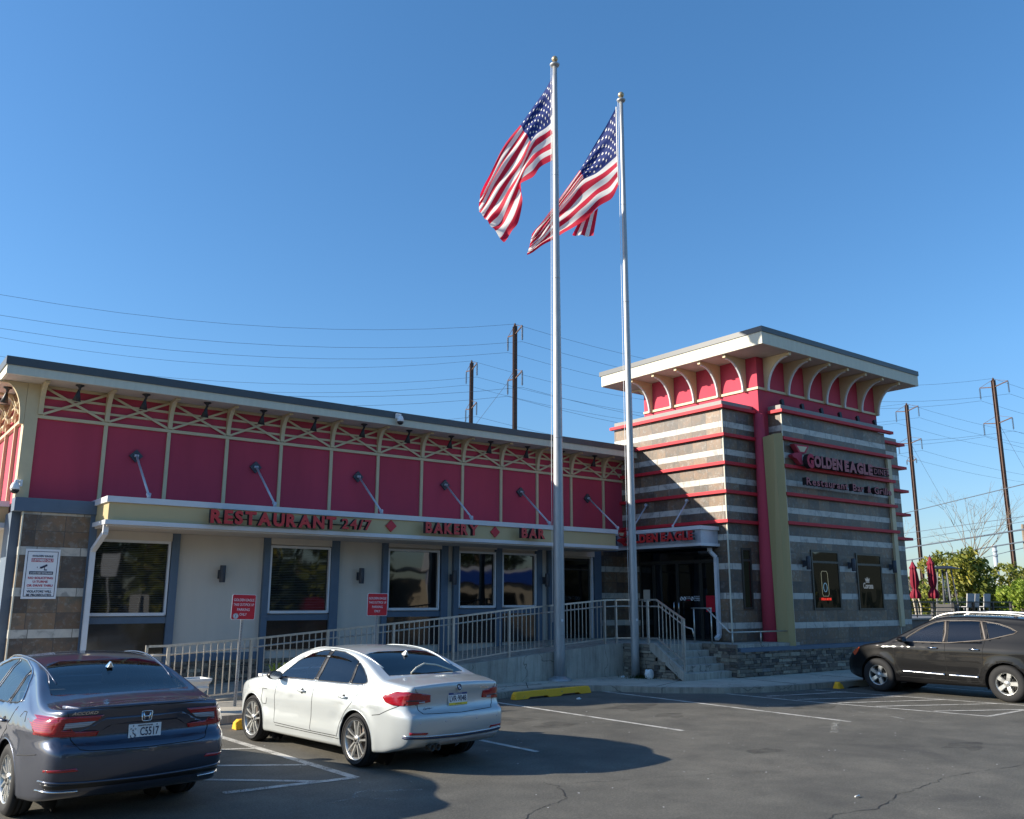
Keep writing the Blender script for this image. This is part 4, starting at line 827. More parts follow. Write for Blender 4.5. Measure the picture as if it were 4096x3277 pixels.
# ================================================================== STREET FURNITURE
def parking_sign(x,y,z0,zp0,zp1,w_,lean,sticker,label):
    t=thing('parking_sign',label,'sign',(x,y,z0),0,'red pick up parking signs')
    m=MB(); H=zp1-z0; m.prism([(-.03,-.012),(-.022,-.018),(-.010,-.002),(.010,-.002),(.022,-.018),(.03,-.012),(.014,.012),(-.014,.012)],'z',-.05,H-.02); m.build('post','galvanised',t)
    m=MB()
    for i in range(int((H-.5)/.05)): m.lathe([(.0055,-.0035),(.0055,-.0025)],(0,-.0,.05+i*.05),'y',8)
    m.build('post_holes','gap',t)
    cx,cz=0,(zp0+zp1)/2-z0; hw=w_/2; hh=(zp1-zp0)/2
    def rr_(hw,hh,r):
        P=[]
        for (sx,sz,a0) in ((1,1,0),(-1,1,90),(-1,-1,180),(1,-1,270)):
            for k in range(5): a=R(a0+k*22.5); P.append((cx+sx*(hw-r)+r*math.cos(a),cz+sz*(hh-r)+r*math.sin(a)))
        return P
    m=MB(); m.prism(rr_(hw,hh,.03),'y',-.032,-.027); m.build('plate_edge','sign_white',t); m=MB(); m.prism(rr_(hw-.008,hh-.008,.025),'y',-.035,-.0325); pl=m.build('plate','sign_red',t)
    for s,dz,wf in (('GOLDEN EAGLE',.27,.86),('TAKE OUT/PICK UP',.085,.86),('PARKING',-.11,.52),('ONLY',-.30,.30)): m=MB(); text_bm(m,s,(0,-.036,cz+dz*hh*2-.02),(1,0,0),(0,0,1),w_*wf,.048,.001,0,0,'c'); m.build('lettering','sign_white',pl)
    if sticker:
        m=MB(); m.lathe([(.052,-.002),(.052,0)],(-w_*.30,-.0365,cz-hh*.72),'y',24); m.build('sticker','sign_white',pl)
        m=MB(); 
        for a in range(0,360,45): m.bar((-w_*.30,-.0395,cz-hh*.72),(-w_*.30+.036*math.cos(R(a)),-.0395,cz-hh*.72+.036*math.sin(R(a))),.006,.002)
        m.tube([(-w_*.30+.045*math.cos(R(a)),-.039,cz-hh*.72+.045*math.sin(R(a))) for a in range(0,360,30)],.003,5,closed=True); m.build('sticker_mark','ink_navy',pl)
    t.rotation_euler=(0,R(lean),R(-6)); return t
parking_sign(6.29,16.84,.13,1.70,2.17,.45,1.3,True,'red pick up parking sign on a holed steel post, round sticker in its lower corner')
parking_sign(9.35,17.14,.13,1.74,2.21,.46,.6,False,'red pick up parking sign without sticker, on a post behind the white sedan roof')
def wheel_stop(x,y,L,rz,mat,label):
    t=MB(); h=.155
    sec=[(-.095,0),(.095,0),(.06,h),(-.06,h)]; xs=[-L/2,-L/2+.06,-L/2+.35,-L/2+.42,-.25,-.18,.18,.25,L/2-.42,L/2-.35,L/2-.06,L/2]
    rr=random.Random(int(x*10)); rings=[]
    for i,xx in enumerate(xs):
        e=.72 if i in(0,len(xs)-1) else 1; bz=.035 if i in (4,5,6,7)[0:0] or (3<=i<=4) or (7<=i<=8) else 0
        rings.append([t.bm.verts.new((xx,yy*(e if z else 1)+rr.uniform(-.004,.004),max(z*e,bz)+rr.uniform(0,.003))) for yy,z in sec])
    for a,b in zip(rings,rings[1:]):
        for k in range(4): t.bm.faces.new((a[k],a[(k+1)%4],b[(k+1)%4],b[k]))
    t.bm.faces.new(rings[0]); t.bm.faces.new(rings[-1])
    o=t.build('wheel_stop',mat,bevel=.012); o.location=(x,y,0); o.rotation_euler=(0,0,rz); return tag(o,label,'wheel stop',group='concrete wheel stops')
wheel_stop(13.05,15.72,2.35,R(5),'yellow_kerb','bright yellow chipped wheel stop in front of the tallest flagpole')
wheel_stop(6.55,14.86,2.0,R(2),'yellow_kerb','yellow wheel stop mostly hidden behind the front wheels of the white sedan')
wheel_stop(20.75,13.0,2.1,R(0),'worn_kerb','worn bare wheel stop with a yellow end at the nose of the black car')
wheel_stop(2.6,14.5,2.0,R(2),'yellow_kerb','yellow wheel stop ahead of the blue grey sedan')
def urn(x,y,label,plant):
    t=thing('planter_urn',label,'planter',(x,y,.13),R(4),'white garden urns')
    m=MB(); pr=[(.15,0),(.16,.03),(.13,.06),(.12,.1),(.10,.2),(.12,.3),(.19,.38),(.215,.42),(.19,.44),(.20,.47),(.245,.53),(.25,.575),(.21,.575),(.19,.50)]
    m.lathe([(r*1.414,z) for r,z in pr],(0,0,0),'z',4,smooth=False,a0=PI/4,a1=PI/4+2*PI); m.build('urn','urn_white',t,bevel=.006)
    m=MB(); m.box(-.19,.19,-.19,.19,.50,.54); m.build('soil','bark',t)
    if plant:
        m=MB(); rr=random.Random(3)
        for i in range(16):
            a=rr.uniform(0,6.28); l=rr.uniform(.15,.34); p0=Vector((.06*math.cos(a),.06*math.sin(a),.53)); p1=p0+Vector((math.cos(a)*l*.35,math.sin(a)*l*.35,l*.75)); p2=p0+Vector((math.cos(a)*l*.9,math.sin(a)*l*.9,l*.85)); sd=Vector((-math.sin(a),math.cos(a),0))*.012
            m.f([p0-sd,p0+sd,p1+sd,p1-sd]); m.f([p1-sd,p1+sd,p2])
        o=m.build('leaves','leaf_lime',t)
urn(5.36,16.45,'white square urn behind the right shoulder of the blue grey sedan',False)
urn(6.95,16.55,'white square urn with spiky leaves just behind the white sedan bonnet',True)
# litter by the slim pole and grass tuft
m=MB(); rr=random.Random(9); 
import mathutils
for k_ in range(1):
    bmesh.ops.create_icosphere(m.bm,subdivisions=3,radius=.15)
    for v in m.bm.verts: n_=mathutils.noise.noise(v.co*9)*.07+mathutils.noise.noise(v.co*25)*.03; v.co=v.co*(1+n_*4); v.co.z*=.75
o=m.build('crumpled_bag','litter_white'); o.location=(16.86,16.45,.24); o.rotation_euler=(.3,.5,.2); o.scale=(1.0,.7,1.1); tag(o,'crumpled white plastic bag on the grass beside the slim flagpole','bag')
m=MB()
for i in range(420):
    a=rr.uniform(0,6.28); d=abs(rr.gauss(0,.2)); x=16.86+d*math.cos(a)*1.2; y=16.75+d*math.sin(a)*1.3; l=rr.uniform(.04,.12); dx=rr.gauss(0,.03); dy=rr.gauss(0,.03)
    if x>17.02: continue
    m.f([(x-.006,y,.13),(x+.006,y,.13),(x+dx,y+dy,.13+l)])
tag(m.build('grass','grass_green',normals=False),'grass tuft round the foot of the slim flagpole','grass',kind='stuff')
for i,(x,y,s,lb) in enumerate(((13.1,14.9,.045,'small white scrap of paper on the asphalt before the bright yellow wheel stop'),(16.6,17.15,.05,'small white scrap at the foot of the stone landing left of the slim flagpole'),(9.2,5.9,.04,'pale cigarette butt lying on the foreground asphalt'))):
    m=MB(); 
    if i<2:
        bmesh.ops.create_icosphere(m.bm,subdivisions=2,radius=s)
        for v in m.bm.verts: v.co*=1+mathutils.noise.noise(v.co*40)*.8; v.co.z*=.5
    else: m.tube([(-.05,0,0),(.05,.01,0)],.007,6)
    o=m.build('litter','litter_white'); o.location=(x,y,(.135+s*.3) if i==1 else s*.35+.002); tag(o,lb,'litter')
# ================================================================== PATIO
pt=thing('patio_deck','raised dark patio platform at the right of the tower','patio',(37,22,0))
m=MB(); m.box(31.0,44.5,19.62,27,0,1.32); wm(m,'platform','sconce_grey',pt); m=MB(); m.box(30.9,44.6,19.5,27.1,1.322,1.38); wm(m,'deck_edge','grey_cap',pt)
fc=thing('patio_fence','dark horizontal bar fence along the patio edge','fence',(38,19.6,1.38))
for z in (1.48,1.63,1.80): m=MB(); m.bar((34.7,19.62,z),(44.4,19.62,z),.035); wm(m,'rail','black_metal',fc)
m=MB(); m.bar((34.7,19.62,2.03),(44.4,19.62,2.03),.06,.05); wm(m,'top_rail','black_metal',fc)
for i in range(6): x=35.3+1.78*i; m=MB(); m.bar((x,19.64,1.38),(x+.02,19.62,1.75),.09); m.bar((x+.02,19.62,1.75),(x-.02,19.6,2.02),.09); wm(m,'post','black_metal',fc)
def closed_umbrella(x,y,z0,z1,label):
    t=thing('closed_umbrella',label,'umbrella',(x,y,1.38),0,'closed red patio umbrellas')
    m=MB(); m.tube([(0,0,0),(0,0,z1-1.38+.05)],.024,8); m.build('pole','dark_bronze',t)
    m=MB(); m.lathe([(.0,z1-1.38+.1),(.03,z1-1.38+.06),(.0,z1-1.38+.02)],(0,0,0),'z',10); m.build('finial','black_metal',t)
    H=z1-z0; bm=bmesh.new(); rg=[]; n=40
    prof=[(0,.035),(.10,.10),(.17,.16),(.19,.12),(.35,.14),(.55,.15),(.68,.12),(.74,.085),(.80,.13),(.92,.19),(1,.165)]
    f=pchip([a for a,b in prof],[b for a,b in prof]); rs=random.Random(int(x*7))
    for i in range(41):
        v=i/40; r=float(f(v)); ring=[]
        for k in range(n): a=2*PI*k/n; q=1+.28*math.sin(8*a+2.2*v)*min(1,v*3)+.05*math.sin(3*a+v*9); ring.append(bm.verts.new((r*q*math.cos(a)+.04*math.sin(2*v),r*q*math.sin(a),z1-1.38-H*v)))
        rg.append(ring)
    for a,b in zip(rg,rg[1:]):
        for k in range(n): fc_=bm.faces.new((a[k],a[(k+1)%n],b[(k+1)%n],b[k])); fc_.smooth=True
    bm.faces.new(rg[0][::-1]); bm.faces.new(rg[-1]); mm=MB(); mm.bm=bm; mm.build('canopy','umbrella_red',t)
closed_umbrella(37.15,20.35,2.17,3.72,'closed dark red patio umbrella nearest the tower wall'); closed_umbrella(37.80,19.9,2.17,3.94,'taller closed dark red patio umbrella beside the pyramid heater')
t=thing('patio_heater','dark pyramid patio heater with flat top beside the closed umbrellas','heater',(40.3,20.6,1.38))
for sx,sy_ in ((-1,-1),(1,-1),(1,1),(-1,1)): m=MB(); m.bar((sx*.36,sy_*.36,0),(sx*.20,sy_*.20,2.1),.05); m.build('leg','sconce_grey',t)
m=MB(); m.lathe([(.10,.6),(.10,2.0)],(0,0,0),'z',14); m.build('glass_tube','car_glass',t); m=MB(); m.prism([(-.36,-.36),(.36,-.36),(.36,.36),(-.36,.36)],'z',0,.55); m.build('base','black_metal',t)
m=MB(); A=[m.bm.verts.new(p) for p in ((-.55,-.55,2.13),(.55,-.55,2.13),(.55,.55,2.13),(-.55,.55,2.13))]; B=[m.bm.verts.new(p) for p in ((-.2,-.2,2.25),(.2,-.2,2.25),(.2,.2,2.25),(-.2,.2,2.25))]; m.bm.faces.new(A); m.bm.faces.new(B)
for k in range(4): m.bm.faces.new((A[k],A[(k+1)%4],B[(k+1)%4],B[k]))
m.build('hood','black_metal',t)
def patio_chair(x,y,rz,label):
    t=thing('patio_chair',label,'chair',(x,y,1.38),rz,'grey patio chairs behind the fence')
    m=MB(); m.box(-.25,.25,-.25,.25,.42,.46); m.build('seat','chair_grey',t); m=MB(); m.prism([(.22,.46),(.26,.46),(.34,1.02),(.30,1.02)],'x',-.25,.25); m.build('backrest','chair_grey',t)
    for a,b in ((-1,-1),(1,-1),(-1,1),(1,1)): m=MB(); m.bar((a*.22,b*.22,0),(a*.22,b*.22,.42),.035); m.build('leg','chair_grey',t)
patio_chair(40.6,19.95,R(170),'grey patio chair behind the fence right of the heater'); patio_chair(41.4,20.1,R(185),'grey patio chair in the middle of the row right of the heater'); patio_chair(42.2,20.0,R(175),'grey patio chair farthest right from the heater')
m=MB(); m.box(29.32,29.75,17.3,18.0,3.30,4.05); o=m.build('equipment_box','white_trim',D); o['label']='small pale box on the far tower side'; m=MB(); m.bar((29.45,17.2,3.3),(29.45,17.2,0),.08); m.build('downspout','white_trim',D)
# ================================================================== TREES
def leaves(name,blobs,n,size,mat,parent,seed):
    rr=random.Random(seed); V=[];F=[];T=[]
    tot=sum(b[3]*b[4]*b[5] for b in blobs)
    for bx,by,bz,rx,ry,rz_ in blobs:
        k=int(n*rx*ry*rz_/tot)
        tc=rr.uniform(.25,.75)
        for _ in range(k):
            while True:
                a=Vector((rr.uniform(-1,1),rr.uniform(-1,1),rr.uniform(-1,1)))
                if .2<a.length<1: break
            a=a*(1+.22*mathutils.noise.noise(a*3+Vector((bx,by,bz))))
            if mathutils.noise.noise(Vector((a.x*rx,a.y*ry,a.z*rz_))*2.2+Vector((bx,by,bz)))<-.12: continue
            p=Vector((bx+a.x*rx,by+a.y*ry,bz+a.z*rz_)); d=Vector((rr.gauss(0,1),rr.gauss(0,1),rr.gauss(0,1)+.4)).normalized(); u=d.orthogonal().normalized(); v=d.cross(u)
            s=size*rr.uniform(.5,1.2); i=len(V); V+= [p-u*s,p+v*s*.45,p+u*s,p-v*s*.45]; F.append((i,i+1,i+2,i+3)); T.append(min(1,max(0,tc+rr.gauss(0,.2))))
    me=bpy.data.meshes.new(name); me.from_pydata(V,[],F); at=me.attributes.new('tone','FLOAT','FACE'); at.data.foreach_set('value',T); me.materials.append(M[mat]); o=bpy.data.objects.new(name,me); COL.objects.link(o); o.parent=parent; return o
def limbs(m,base,blobs,r,rr):
    for b in blobs:
        p=Vector(base); q=Vector(b[:3]); mid=p.lerp(q,.5)+Vector((rr.gauss(0,.15),rr.gauss(0,.15),rr.uniform(0,.3)))
        m.tube([p,mid,q],[r,r*.6,r*.2],7)
def tree(name,label,cat,loc,blobs,n,size,mat,seed,trunk=.12,group=None):
    t=thing(name,label,cat,loc,0,group); rr=random.Random(seed); zmin=min(b[2]-b[5]*.3 for b in blobs)
    m=MB(); m.tube([(0,0,0),(.05,.03,zmin*.5),(0,0,max(zmin,.4))],[trunk,trunk*.8,trunk*.6],8); limbs(m,(0,0,max(zmin,.4)),blobs,trunk*.55,rr); m.build('trunk','bark',t); leaves('crown',blobs,n,size,mat,t,seed); return t
def cluster(w_,h_,z0,k,rs):
    rr=random.Random(rs); o=[]
    for i in range(k): a=rr.uniform(0,6.28); d=rr.uniform(.2,1)**.5; zz=rr.uniform(0,1); o.append((d*w_*(1-.45*zz)*math.cos(a),d*w_*(1-.45*zz)*math.sin(a),z0+h_*zz,rr.uniform(.3,.5)*w_,rr.uniform(.3,.5)*w_,rr.uniform(.2,.32)*h_))
    return o
tree('broadleaf_tree','dense olive green tree with yellowing leaves behind the patio heater','tree',(52.6,26.2,0),cluster(2.2,3.0,1.5,16,3),9000,.16,'leaf_olive',11)
tree('broadleaf_tree','olive green tree with a rounded top at the right frame edge','tree',(57.0,24.6,0),cluster(2.6,2.6,1.3,16,4),9000,.16,'leaf_olive',12)
tree('broadleaf_tree','feathery bright lime green shrub tree above the black car roof','tree',(47.9,20.6,0),cluster(1.25,1.9,1.0,14,5),7000,.11,'leaf_lime',13)
tree('broadleaf_tree','lime green shrub behind the black car roof, cut by the right frame edge','tree',(49.2,19.4,0),cluster(1.4,1.9,.9,12,6),5000,.11,'leaf_lime',14)
tree('broadleaf_tree','sparse green tree seen between the two closed umbrellas','tree',(55,31.0,0),cluster(2.4,2.6,1.2,13,8),4500,.17,'leaf_olive',15)
tree('broadleaf_tree','darker green shrub low between the heater and the lime shrub','tree',(48.6,23.8,0),cluster(1.2,1.5,.9,10,9),4000,.12,'leaf_dark',16)
hd=leaves('hedge_mass',[(70+6*i,48-7*i,1.5,5,5,2.2) for i in range(9)],16000,.3,'leaf_olive',None,77); tag(hd,'low far off belt of olive green scrub along the horizon','scrub',kind='stuff')
def bare(name,label,loc,H,seed,mat,lean=0):
    t=thing(name,label,'tree',loc,0,'bare trees behind the patio'); rr=random.Random(seed); T=MB(); Bq=MB()
    def grow(p,d,L,r,lv):
        q=p; pts=[p]; rs=[r]
        for i in range(3): d=(d+Vector((rr.gauss(0,.10),rr.gauss(0,.10),rr.gauss(0,.05)+.02))).normalized(); q=q+d*L/3; pts.append(q); rs.append(r*(1-.13*(i+1)))
        (T if lv==0 else Bq).tube(pts,rs,6 if lv<2 else 4)
        if lv<5:
            for k in range(2 if rr.random()<.7 else 3):
                nd=(d+Vector((rr.gauss(0,.42),rr.gauss(0,.42),rr.gauss(.05,.22)))).normalized(); grow(q,nd,L*rr.uniform(.58,.8),r*.58,lv+1)
    for j in range(3): grow(Vector((rr.gauss(0,.15),rr.gauss(0,.15),0)),Vector((rr.gauss(lean,.12),rr.gauss(0,.12),1)).normalized(),H*.40,.07,0)
    T.build('trunk',mat,t); Bq.build('branches',mat,t)
bare('bare_tree','pale bare tree with forked stems behind the umbrella nearest the tower',(50.6,27.6,0),6.6,4,'pale_bark'); bare('bare_tree','tall spreading bare tree rising above the olive tree',(55.4,27.0,0),7.6,12,'bark')
# ================================================================== POWER LINES
ld=Vector((.955,-.295,0)); rzp=math.atan2(ld.y,ld.x)
def power_pole(x,y,label,extra=False):
    t=thing('power_pole',label,'power pole',(x,y,0),rzp,'steel transmission poles')
    m=MB()
    for yy in (-.14,.14): m.box(-.15,.15,yy-.02,yy+.02,0,23.7)
    m.box(-.02,.02,-.12,.12,0,23.7); m.build('shaft','rust_steel',t)
    m=MB(); m.lathe([(.14,23.7),(.06,23.95),(0,24.0)],(0,0,0),'z',8); m.build('cap','rust_steel',t)
    for z in (23.0,19.3)+((17.2,) if extra else ()):
        a=1.68 if z>18 else .7
        m=MB(); m.bar((0,-a,z+.28),(0,0,z),.07,.09); m.bar((0,0,z),(0,a,z+.28),.07,.09); ar=m.build('crossarm','rust_steel',t)
        m=MB(); m.bar((0,-a,z+.28),(0,-.14,z+.75),.03); m.bar((0,a,z+.28),(0,.14,z+.75),.03); m.build('brace','rust_steel',ar)
        for s in (-1,1):
            m=MB(); n=11 if a>1 else 4; L=1.1 if a>1 else .4; pr=[]
            for k in range(n): zz=z+.18-L*k/n; pr+=[(.02,zz),(.085,zz-.012),(.085,zz-.035),(.02,zz-.045)]
            m.lathe(pr,(0,s*a,0),'z',8,smooth=False); m.tube([(0,s*a,z+.28),(0,s*a,z-L-.0+.15)],.016,5); m.build('insulator','insulator',t)
    return t
A_,B_,C_,D_=Vector((41.51,54.45,0)),Vector((45.19,65.95,0)),Vector((94.55,50.8,0)),Vector((90.35,39.33,0))
power_pole(A_.x,A_.y,'tallest looking rusty steel pole rising behind the hall roof beside the tallest flagpole')
power_pole(B_.x,B_.y,'shorter looking rusty steel pole left of its twin behind the hall roof')
power_pole(C_.x,C_.y,'rusty steel pole with three crossarms close to the tower wall',True)
power_pole(D_.x,D_.y,'rusty steel pole farthest right, above the black car')
nd=Vector((.295,.955,0))
def wire(name,label,pts,r,grp,sag=1.1):
    m=MB(); P=[]
    for a,b in zip(pts,pts[1:]):
        for i in range(14):
            t=i/14; q=Vector(a).lerp(Vector(b),t); q.z-=sag*4*t*(1-t); P.append(q)
    P.append(Vector(pts[-1])); m.tube(P,r,5); return tag(m.build(name,'wire'),label,'wire',group=grp)
for ln,(p,q) in {'near':(A_,D_),'far':(B_,C_)}.items():
    base=[p-ld*51.2,p,q,q+ld*51.2]; rr_=.012
    wire('power_line','top earth wire of the %s transmission line'%ln,[b+Vector((0,0,23.9)) for b in base],rr_,'high wires across the sky',2.5)
    for z,zn in ((21.95,'upper'),(18.25,'lower')):
        for s,sn in ((-1,'front'),(1,'rear')): wire('power_line','%s %s conductor of the %s transmission line'%(zn,sn,ln),[b+nd*1.68*s+Vector((0,0,z)) for b in base],rr_,'high wires across the sky',2.4)
for p,z,dx,lb in ((A_,19.8,-14.5,'guy wire slanting left from the tallest looking pole'),(B_,19.0,-12,'guy wire slanting left from the shorter looking pole'),(C_,19.5,12,'guy wire slanting right from the three armed pole'),(D_,19.5,12,'guy wire slanting right from the farthest right pole')):
    wire('guy_wire',lb,[p+Vector((0,0,z)),p+ld*dx],.014,'guy wires of the poles',0)
def ext(a,b,l=.35,r=.3): a=Vector(a);b=Vector(b);d=b-a;return [a-d*l,b+d*r]
for a,b,r,lb in (((64.7,35.6,6),(53.0,22.4,6),.05,'thick black street cable, upper of the heavy pair'),((84.8,46.6,6),(63.9,27.0,6),.05,'thick black street cable just over the closed umbrellas'),((68.1,37.2,9),(57.9,24.9,9),.03,'single twisted street cable highest above the trees'),((50.8,28.2,6),(44.7,18.8,6),.014,'thin street wire crossing the bare tree tops'),((57,31.6,6),(47.6,20.0,6),.014,'thin street wire between the bare branches'),((91,43.6,6),(71.7,30.4,6),.03,'low street cable along the tree tops at right')):
    wire('street_cable',lb,ext(a,b),r,'street cables at right',.0)
m=MB(); m.lathe([(.11,0),(.09,7.2)],(64.4,27.2,0),'z',10); tag(m.build('utility_pole','bark'),'short brown utility pole cut by the right frame edge','utility pole')
t=thing('radio_mast','distant white lattice mast above the trees','mast',(156.9,71.2,0)); m=MB(); m.lathe([(.42,0),(.32,11.2)],(0,0,0),'z',12); m.build('shaft','stone_tower',t)
for z in (9.3,10.1,10.9): m=MB(); m.lathe([(.36,z),(.44,z+.2),(.36,z+.4)],(0,0,0),'z',12); m.build('antenna_ring','stone_tower',t)
# ================================================================== ACROSS THE ROAD (seen only as reflections)
simple('street_green',(.02,.22,.10),.5)
for x,y,z,w_,h_,mt,lb in ((11.3,-8,3.1,.9,1.2,'sign_white','white notice board on a post across the road behind the viewer'),(8.6,-8,3.3,1.6,.4,'street_green','green street name plate on a post across the road behind the viewer'),(25.2,-12.5,1.3,3.0,.75,'umbrella_red','low red shop board across the road behind the viewer'),(31,-9,4.1,1.0,1.3,'sign_white','white traffic board on a post across the road behind the viewer')):
    m=MB(); m.box(x-w_/2,x+w_/2,y,y+.06,z,z+h_); m.box(x-.04,x+.04,y-.06,y-.001,0,z+h_*.8); tag(m.build('roadside_board',mt),lb,'board')
simple('blue_fascia',(.02,.08,.42),.5); simple('shop_cream',(.50,.43,.33),.8); simple('shop_tan',(.05,.05,.035),.85)
for i,(x,y,s) in enumerate(((5,-16,1.2),(10,-17,1.3),(15,-16,1.25),(20,-17,1.4),(25,-18,1.3),(30,-19,1.2),(-6,-15,1.3),(0,-16,1.3),(33,-25,1.3),(48,-27,1.4),(60,-14,1.2))):
    tree('roadside_tree','leafy roadside tree across the road behind the viewer','tree',(x,y,0),cluster(3.2*s,6.5*s,.6,14,40+i),3400,.42,'leaf_dark' if i%2 else 'leaf_olive',60+i,.3,'roadside trees behind the viewer')
t=thing('fuel_station','cream fuel station shop with blue fascia across the road','building',(44,-18,0))
m=MB(); m.box(36,56,-24,-17,0,3.6); wm(m,'wall','shop_cream',t); m=MB(); m.box(35.8,56.2,-16.95,-16.5,3.3,4.3); wm(m,'fascia','blue_fascia',t); m=MB(); m.box(35.9,56.1,-24.1,-16.98,4.31,4.6); wm(m,'roof','white_trim',t)
for x in (38,42,46,50): m=MB(); m.box(x,x+2.4,-16.99,-16.9,.6,2.5); wm(m,'window','dark_glass',t)
t=thing('road_shop','tan brick shop across the road, reflected in the tower windows','building',(72,-18,0)); m=MB(); m.box(60,90,-26,-16,0,6.5); wm(m,'wall','shop_tan',t)
for x in (62,67,72,77): m=MB(); m.box(x,x+2.8,-16,-15.9,1,3); wm(m,'window','dark_glass',t)
# ================================================================== CARS
def smoothstep(t): t=min(max(t,0),1); return t*t*(3-2*t)
class Car:
    def __init__(s,sp):
        s.sp=sp; s.top=pchip(*zip(*sp['top'])); s.bot=pchip(*zip(*sp['bot'])); s.plan=pchip(*zip(*sp['plan'])); s.zf=pchip(*zip(*sp['zf'])); s.rp=pchip(*zip(*sp['rear'])); s.fp=pchip(*zip(*sp['front']))
        s.x0=sp['top'][0][0]; s.x1=sp['top'][-1][0]
    def ring(s,x):
        zt=float(s.top(x)); zb=float(s.bot(x)); W=float(s.plan(x)); r=s.sp.get('r',.06); fl=s.sp.get('flare')
        def Y(z):
            w=W*float(s.zf(z))
            cr=s.sp.get('crease')
            if cr:
                for zc,amp,wd in cr(x): w+=amp*math.exp(-((z-zc)/wd)**2)*(1 if z<zc else .55)
            for xa in (0,s.sp['wb']):
                d=math.hypot(x-xa,z-s.sp['rw']); R0=s.sp['rw']+.07; 
                w+=.016*math.exp(-((d-R0)/.07)**2) if z<1.0 else 0
            return w
        H=zt-zb; r=min(r,H*.3)
        Wt=Y(zt-r); cr=s.sp.get('crown',.03); c1=cr*((Wt-r)/max(Wt,.01))**2; zc=zt-c1-r
        P=[]; rb=.05
        for t in (0,.35,.7): P.append(((Y(zb+rb)-rb)*t,zb))
        for a in (0,30,60): P.append((Y(zb+rb)-rb+rb*math.sin(R(a)),zb+rb-rb*math.cos(R(a))))
        n=22
        for i in range(n): z=zb+rb+(zc-zb-rb)*i/(n-1); P.append((Y(z) if i<n-1 else Wt,z))
        for a in (18,36,54,72,90): P.append((Wt-r+r*math.cos(R(a)),zc+r*math.sin(R(a))))
        for i in range(1,11): y=(Wt-r)*(1-i/10); P.append((y,zt-cr*(y/max(Wt,.01))**2))
        return P
    def warp(s,x,y,z):
        sp=s.sp; W=float(s.plan(x))
        if x<s.x0+.45:
            w=smoothstep(1-(x-s.x0)/.45); b=sp['rb']*(1-min(1,(abs(y)/.78))**2.2); x-= (float(s.rp(z))+b)*w
        if x>s.x1-.5:
            w=smoothstep((x-s.x1+.5)/.5); b=sp['fb']*(1-min(1,(abs(y)/.75))**2.0); x+=(float(s.fp(z))+b)*w
        return x
    def hull(s):
        xs=[]; x=s.x0; L=s.x1-s.x0
        k=[0,.008,.02,.035,.055,.08,.11,.145,.18]
        xs=[s.x0+a for a in k]+list(np.arange(s.x0+.22,s.x1-.19,.038))+[s.x1-a for a in k[::-1]]
        bm=bmesh.new(); rings=[]
        def full(P): return P+[(-y,z) for y,z in P[-2:0:-1]]
        def add(P,x): return [bm.verts.new((s.warp(x,y,z),y,z)) for y,z in P]
        for x in xs: rings.append(add(full(s.ring(x)),x))
        def caps(x,flip):
            P=full(s.ring(x)); zs=[p[1] for p in P]; zc=(max(zs)+min(zs))/2; out=[]
            for k in range(1,13):
                f=1-k/13
                out.append(add([(y*f,zc+(z-zc)*f) for y,z in P],x))
            c=bm.verts.new((s.warp(x,0,zc),0,zc)); return out,c
        ra,ca=caps(s.x0,1); rb_,cb=caps(s.x1,0)
        seq=ra[::-1]+rings+rb_; n=len(seq[0])
        for a,b in zip(seq,seq[1:]):
            for k in range(n): bm.faces.new((a[k],a[(k+1)%n],b[(k+1)%n],b[k]))
        for k in range(n): bm.faces.new((ca,seq[0][k],seq[0][(k+1)%n])); bm.faces.new((cb,seq[-1][(k+1)%n],seq[-1][k]))
        bmesh.ops.recalc_face_normals(bm,faces=bm.faces)
        for f in bm.faces: f.smooth=True
        return bm
def cut_region(bm,poly,ax,filt,mode='take'):
    # poly: convex, in (x,z) for ax='y' or (y,z) for ax='x'. Cuts the outline exactly and returns the faces inside.
    ia,ib=((0,2) if ax=='y' else (1,2)); a0=min(p[0] for p in poly)-.02; a1=max(p[0] for p in poly)+.02; b0=min(p[1] for p in poly)-.02; b1=max(p[1] for p in poly)+.02
    def near(f):
        va=[v.co[ia] for v in f.verts]; vb=[v.co[ib] for v in f.verts]
        return max(va)>a0 and min(va)<a1 and max(vb)>b0 and min(vb)<b1 and filt(f.calc_center_median())
    ar=sum(poly[i][0]*poly[(i+1)%len(poly)][1]-poly[(i+1)%len(poly)][0]*poly[i][1] for i in range(len(poly)))
    if ar<0: poly=poly[::-1]
    for i in range(len(poly)):
        p,q=poly[i],poly[(i+1)%len(poly)]; dx,dz=q[0]-p[0],q[1]-p[1]
        if math.hypot(dx,dz)<1e-5: continue
        fs=[f for f in bm.faces if near(f)]; es={e for f in fs for e in f.edges}; vs={v for f in fs for v in f.verts}
        co=[0,0,0]; no=[0,0,0]; co[ia],co[ib]=p; no[ia],no[ib]=dz,-dx
        bmesh.ops.bisect_plane(bm,geom=list(fs)+list(es)+list(vs),plane_co=co,plane_no=no,dist=1e-5)
    out=[]
    for f in bm.faces:
        if not near(f): continue
        c=f.calc_center_median(); ok=True
        for i in range(len(poly)):
            p,q=poly[i],poly[(i+1)%len(poly)]
            if (q[0]-p[0])*(c[ib]-p[1])-(q[1]-p[1])*(c[ia]-p[0])<-1e-6: ok=False; break
        if ok: out.append(f)
    return out
def take(bm,faces,name,mat,parent,solid=.004,smooth=True):
    vm={}; nb=bmesh.new()
    for f in faces:
        vs=[]
        for v in f.verts:
            if v not in vm: vm[v]=nb.verts.new(v.co)
            vs.append(vm[v])
        try: nf=nb.faces.new(vs); nf.smooth=smooth
        except ValueError: pass
    bmesh.ops.delete(bm,geom=faces,context='FACES')
    me=bpy.data.meshes.new(name); nb.to_mesh(me); nb.free(); me.materials.append(M[mat]); o=bpy.data.objects.new(name,me); COL.objects.link(o); o.parent=parent; return o
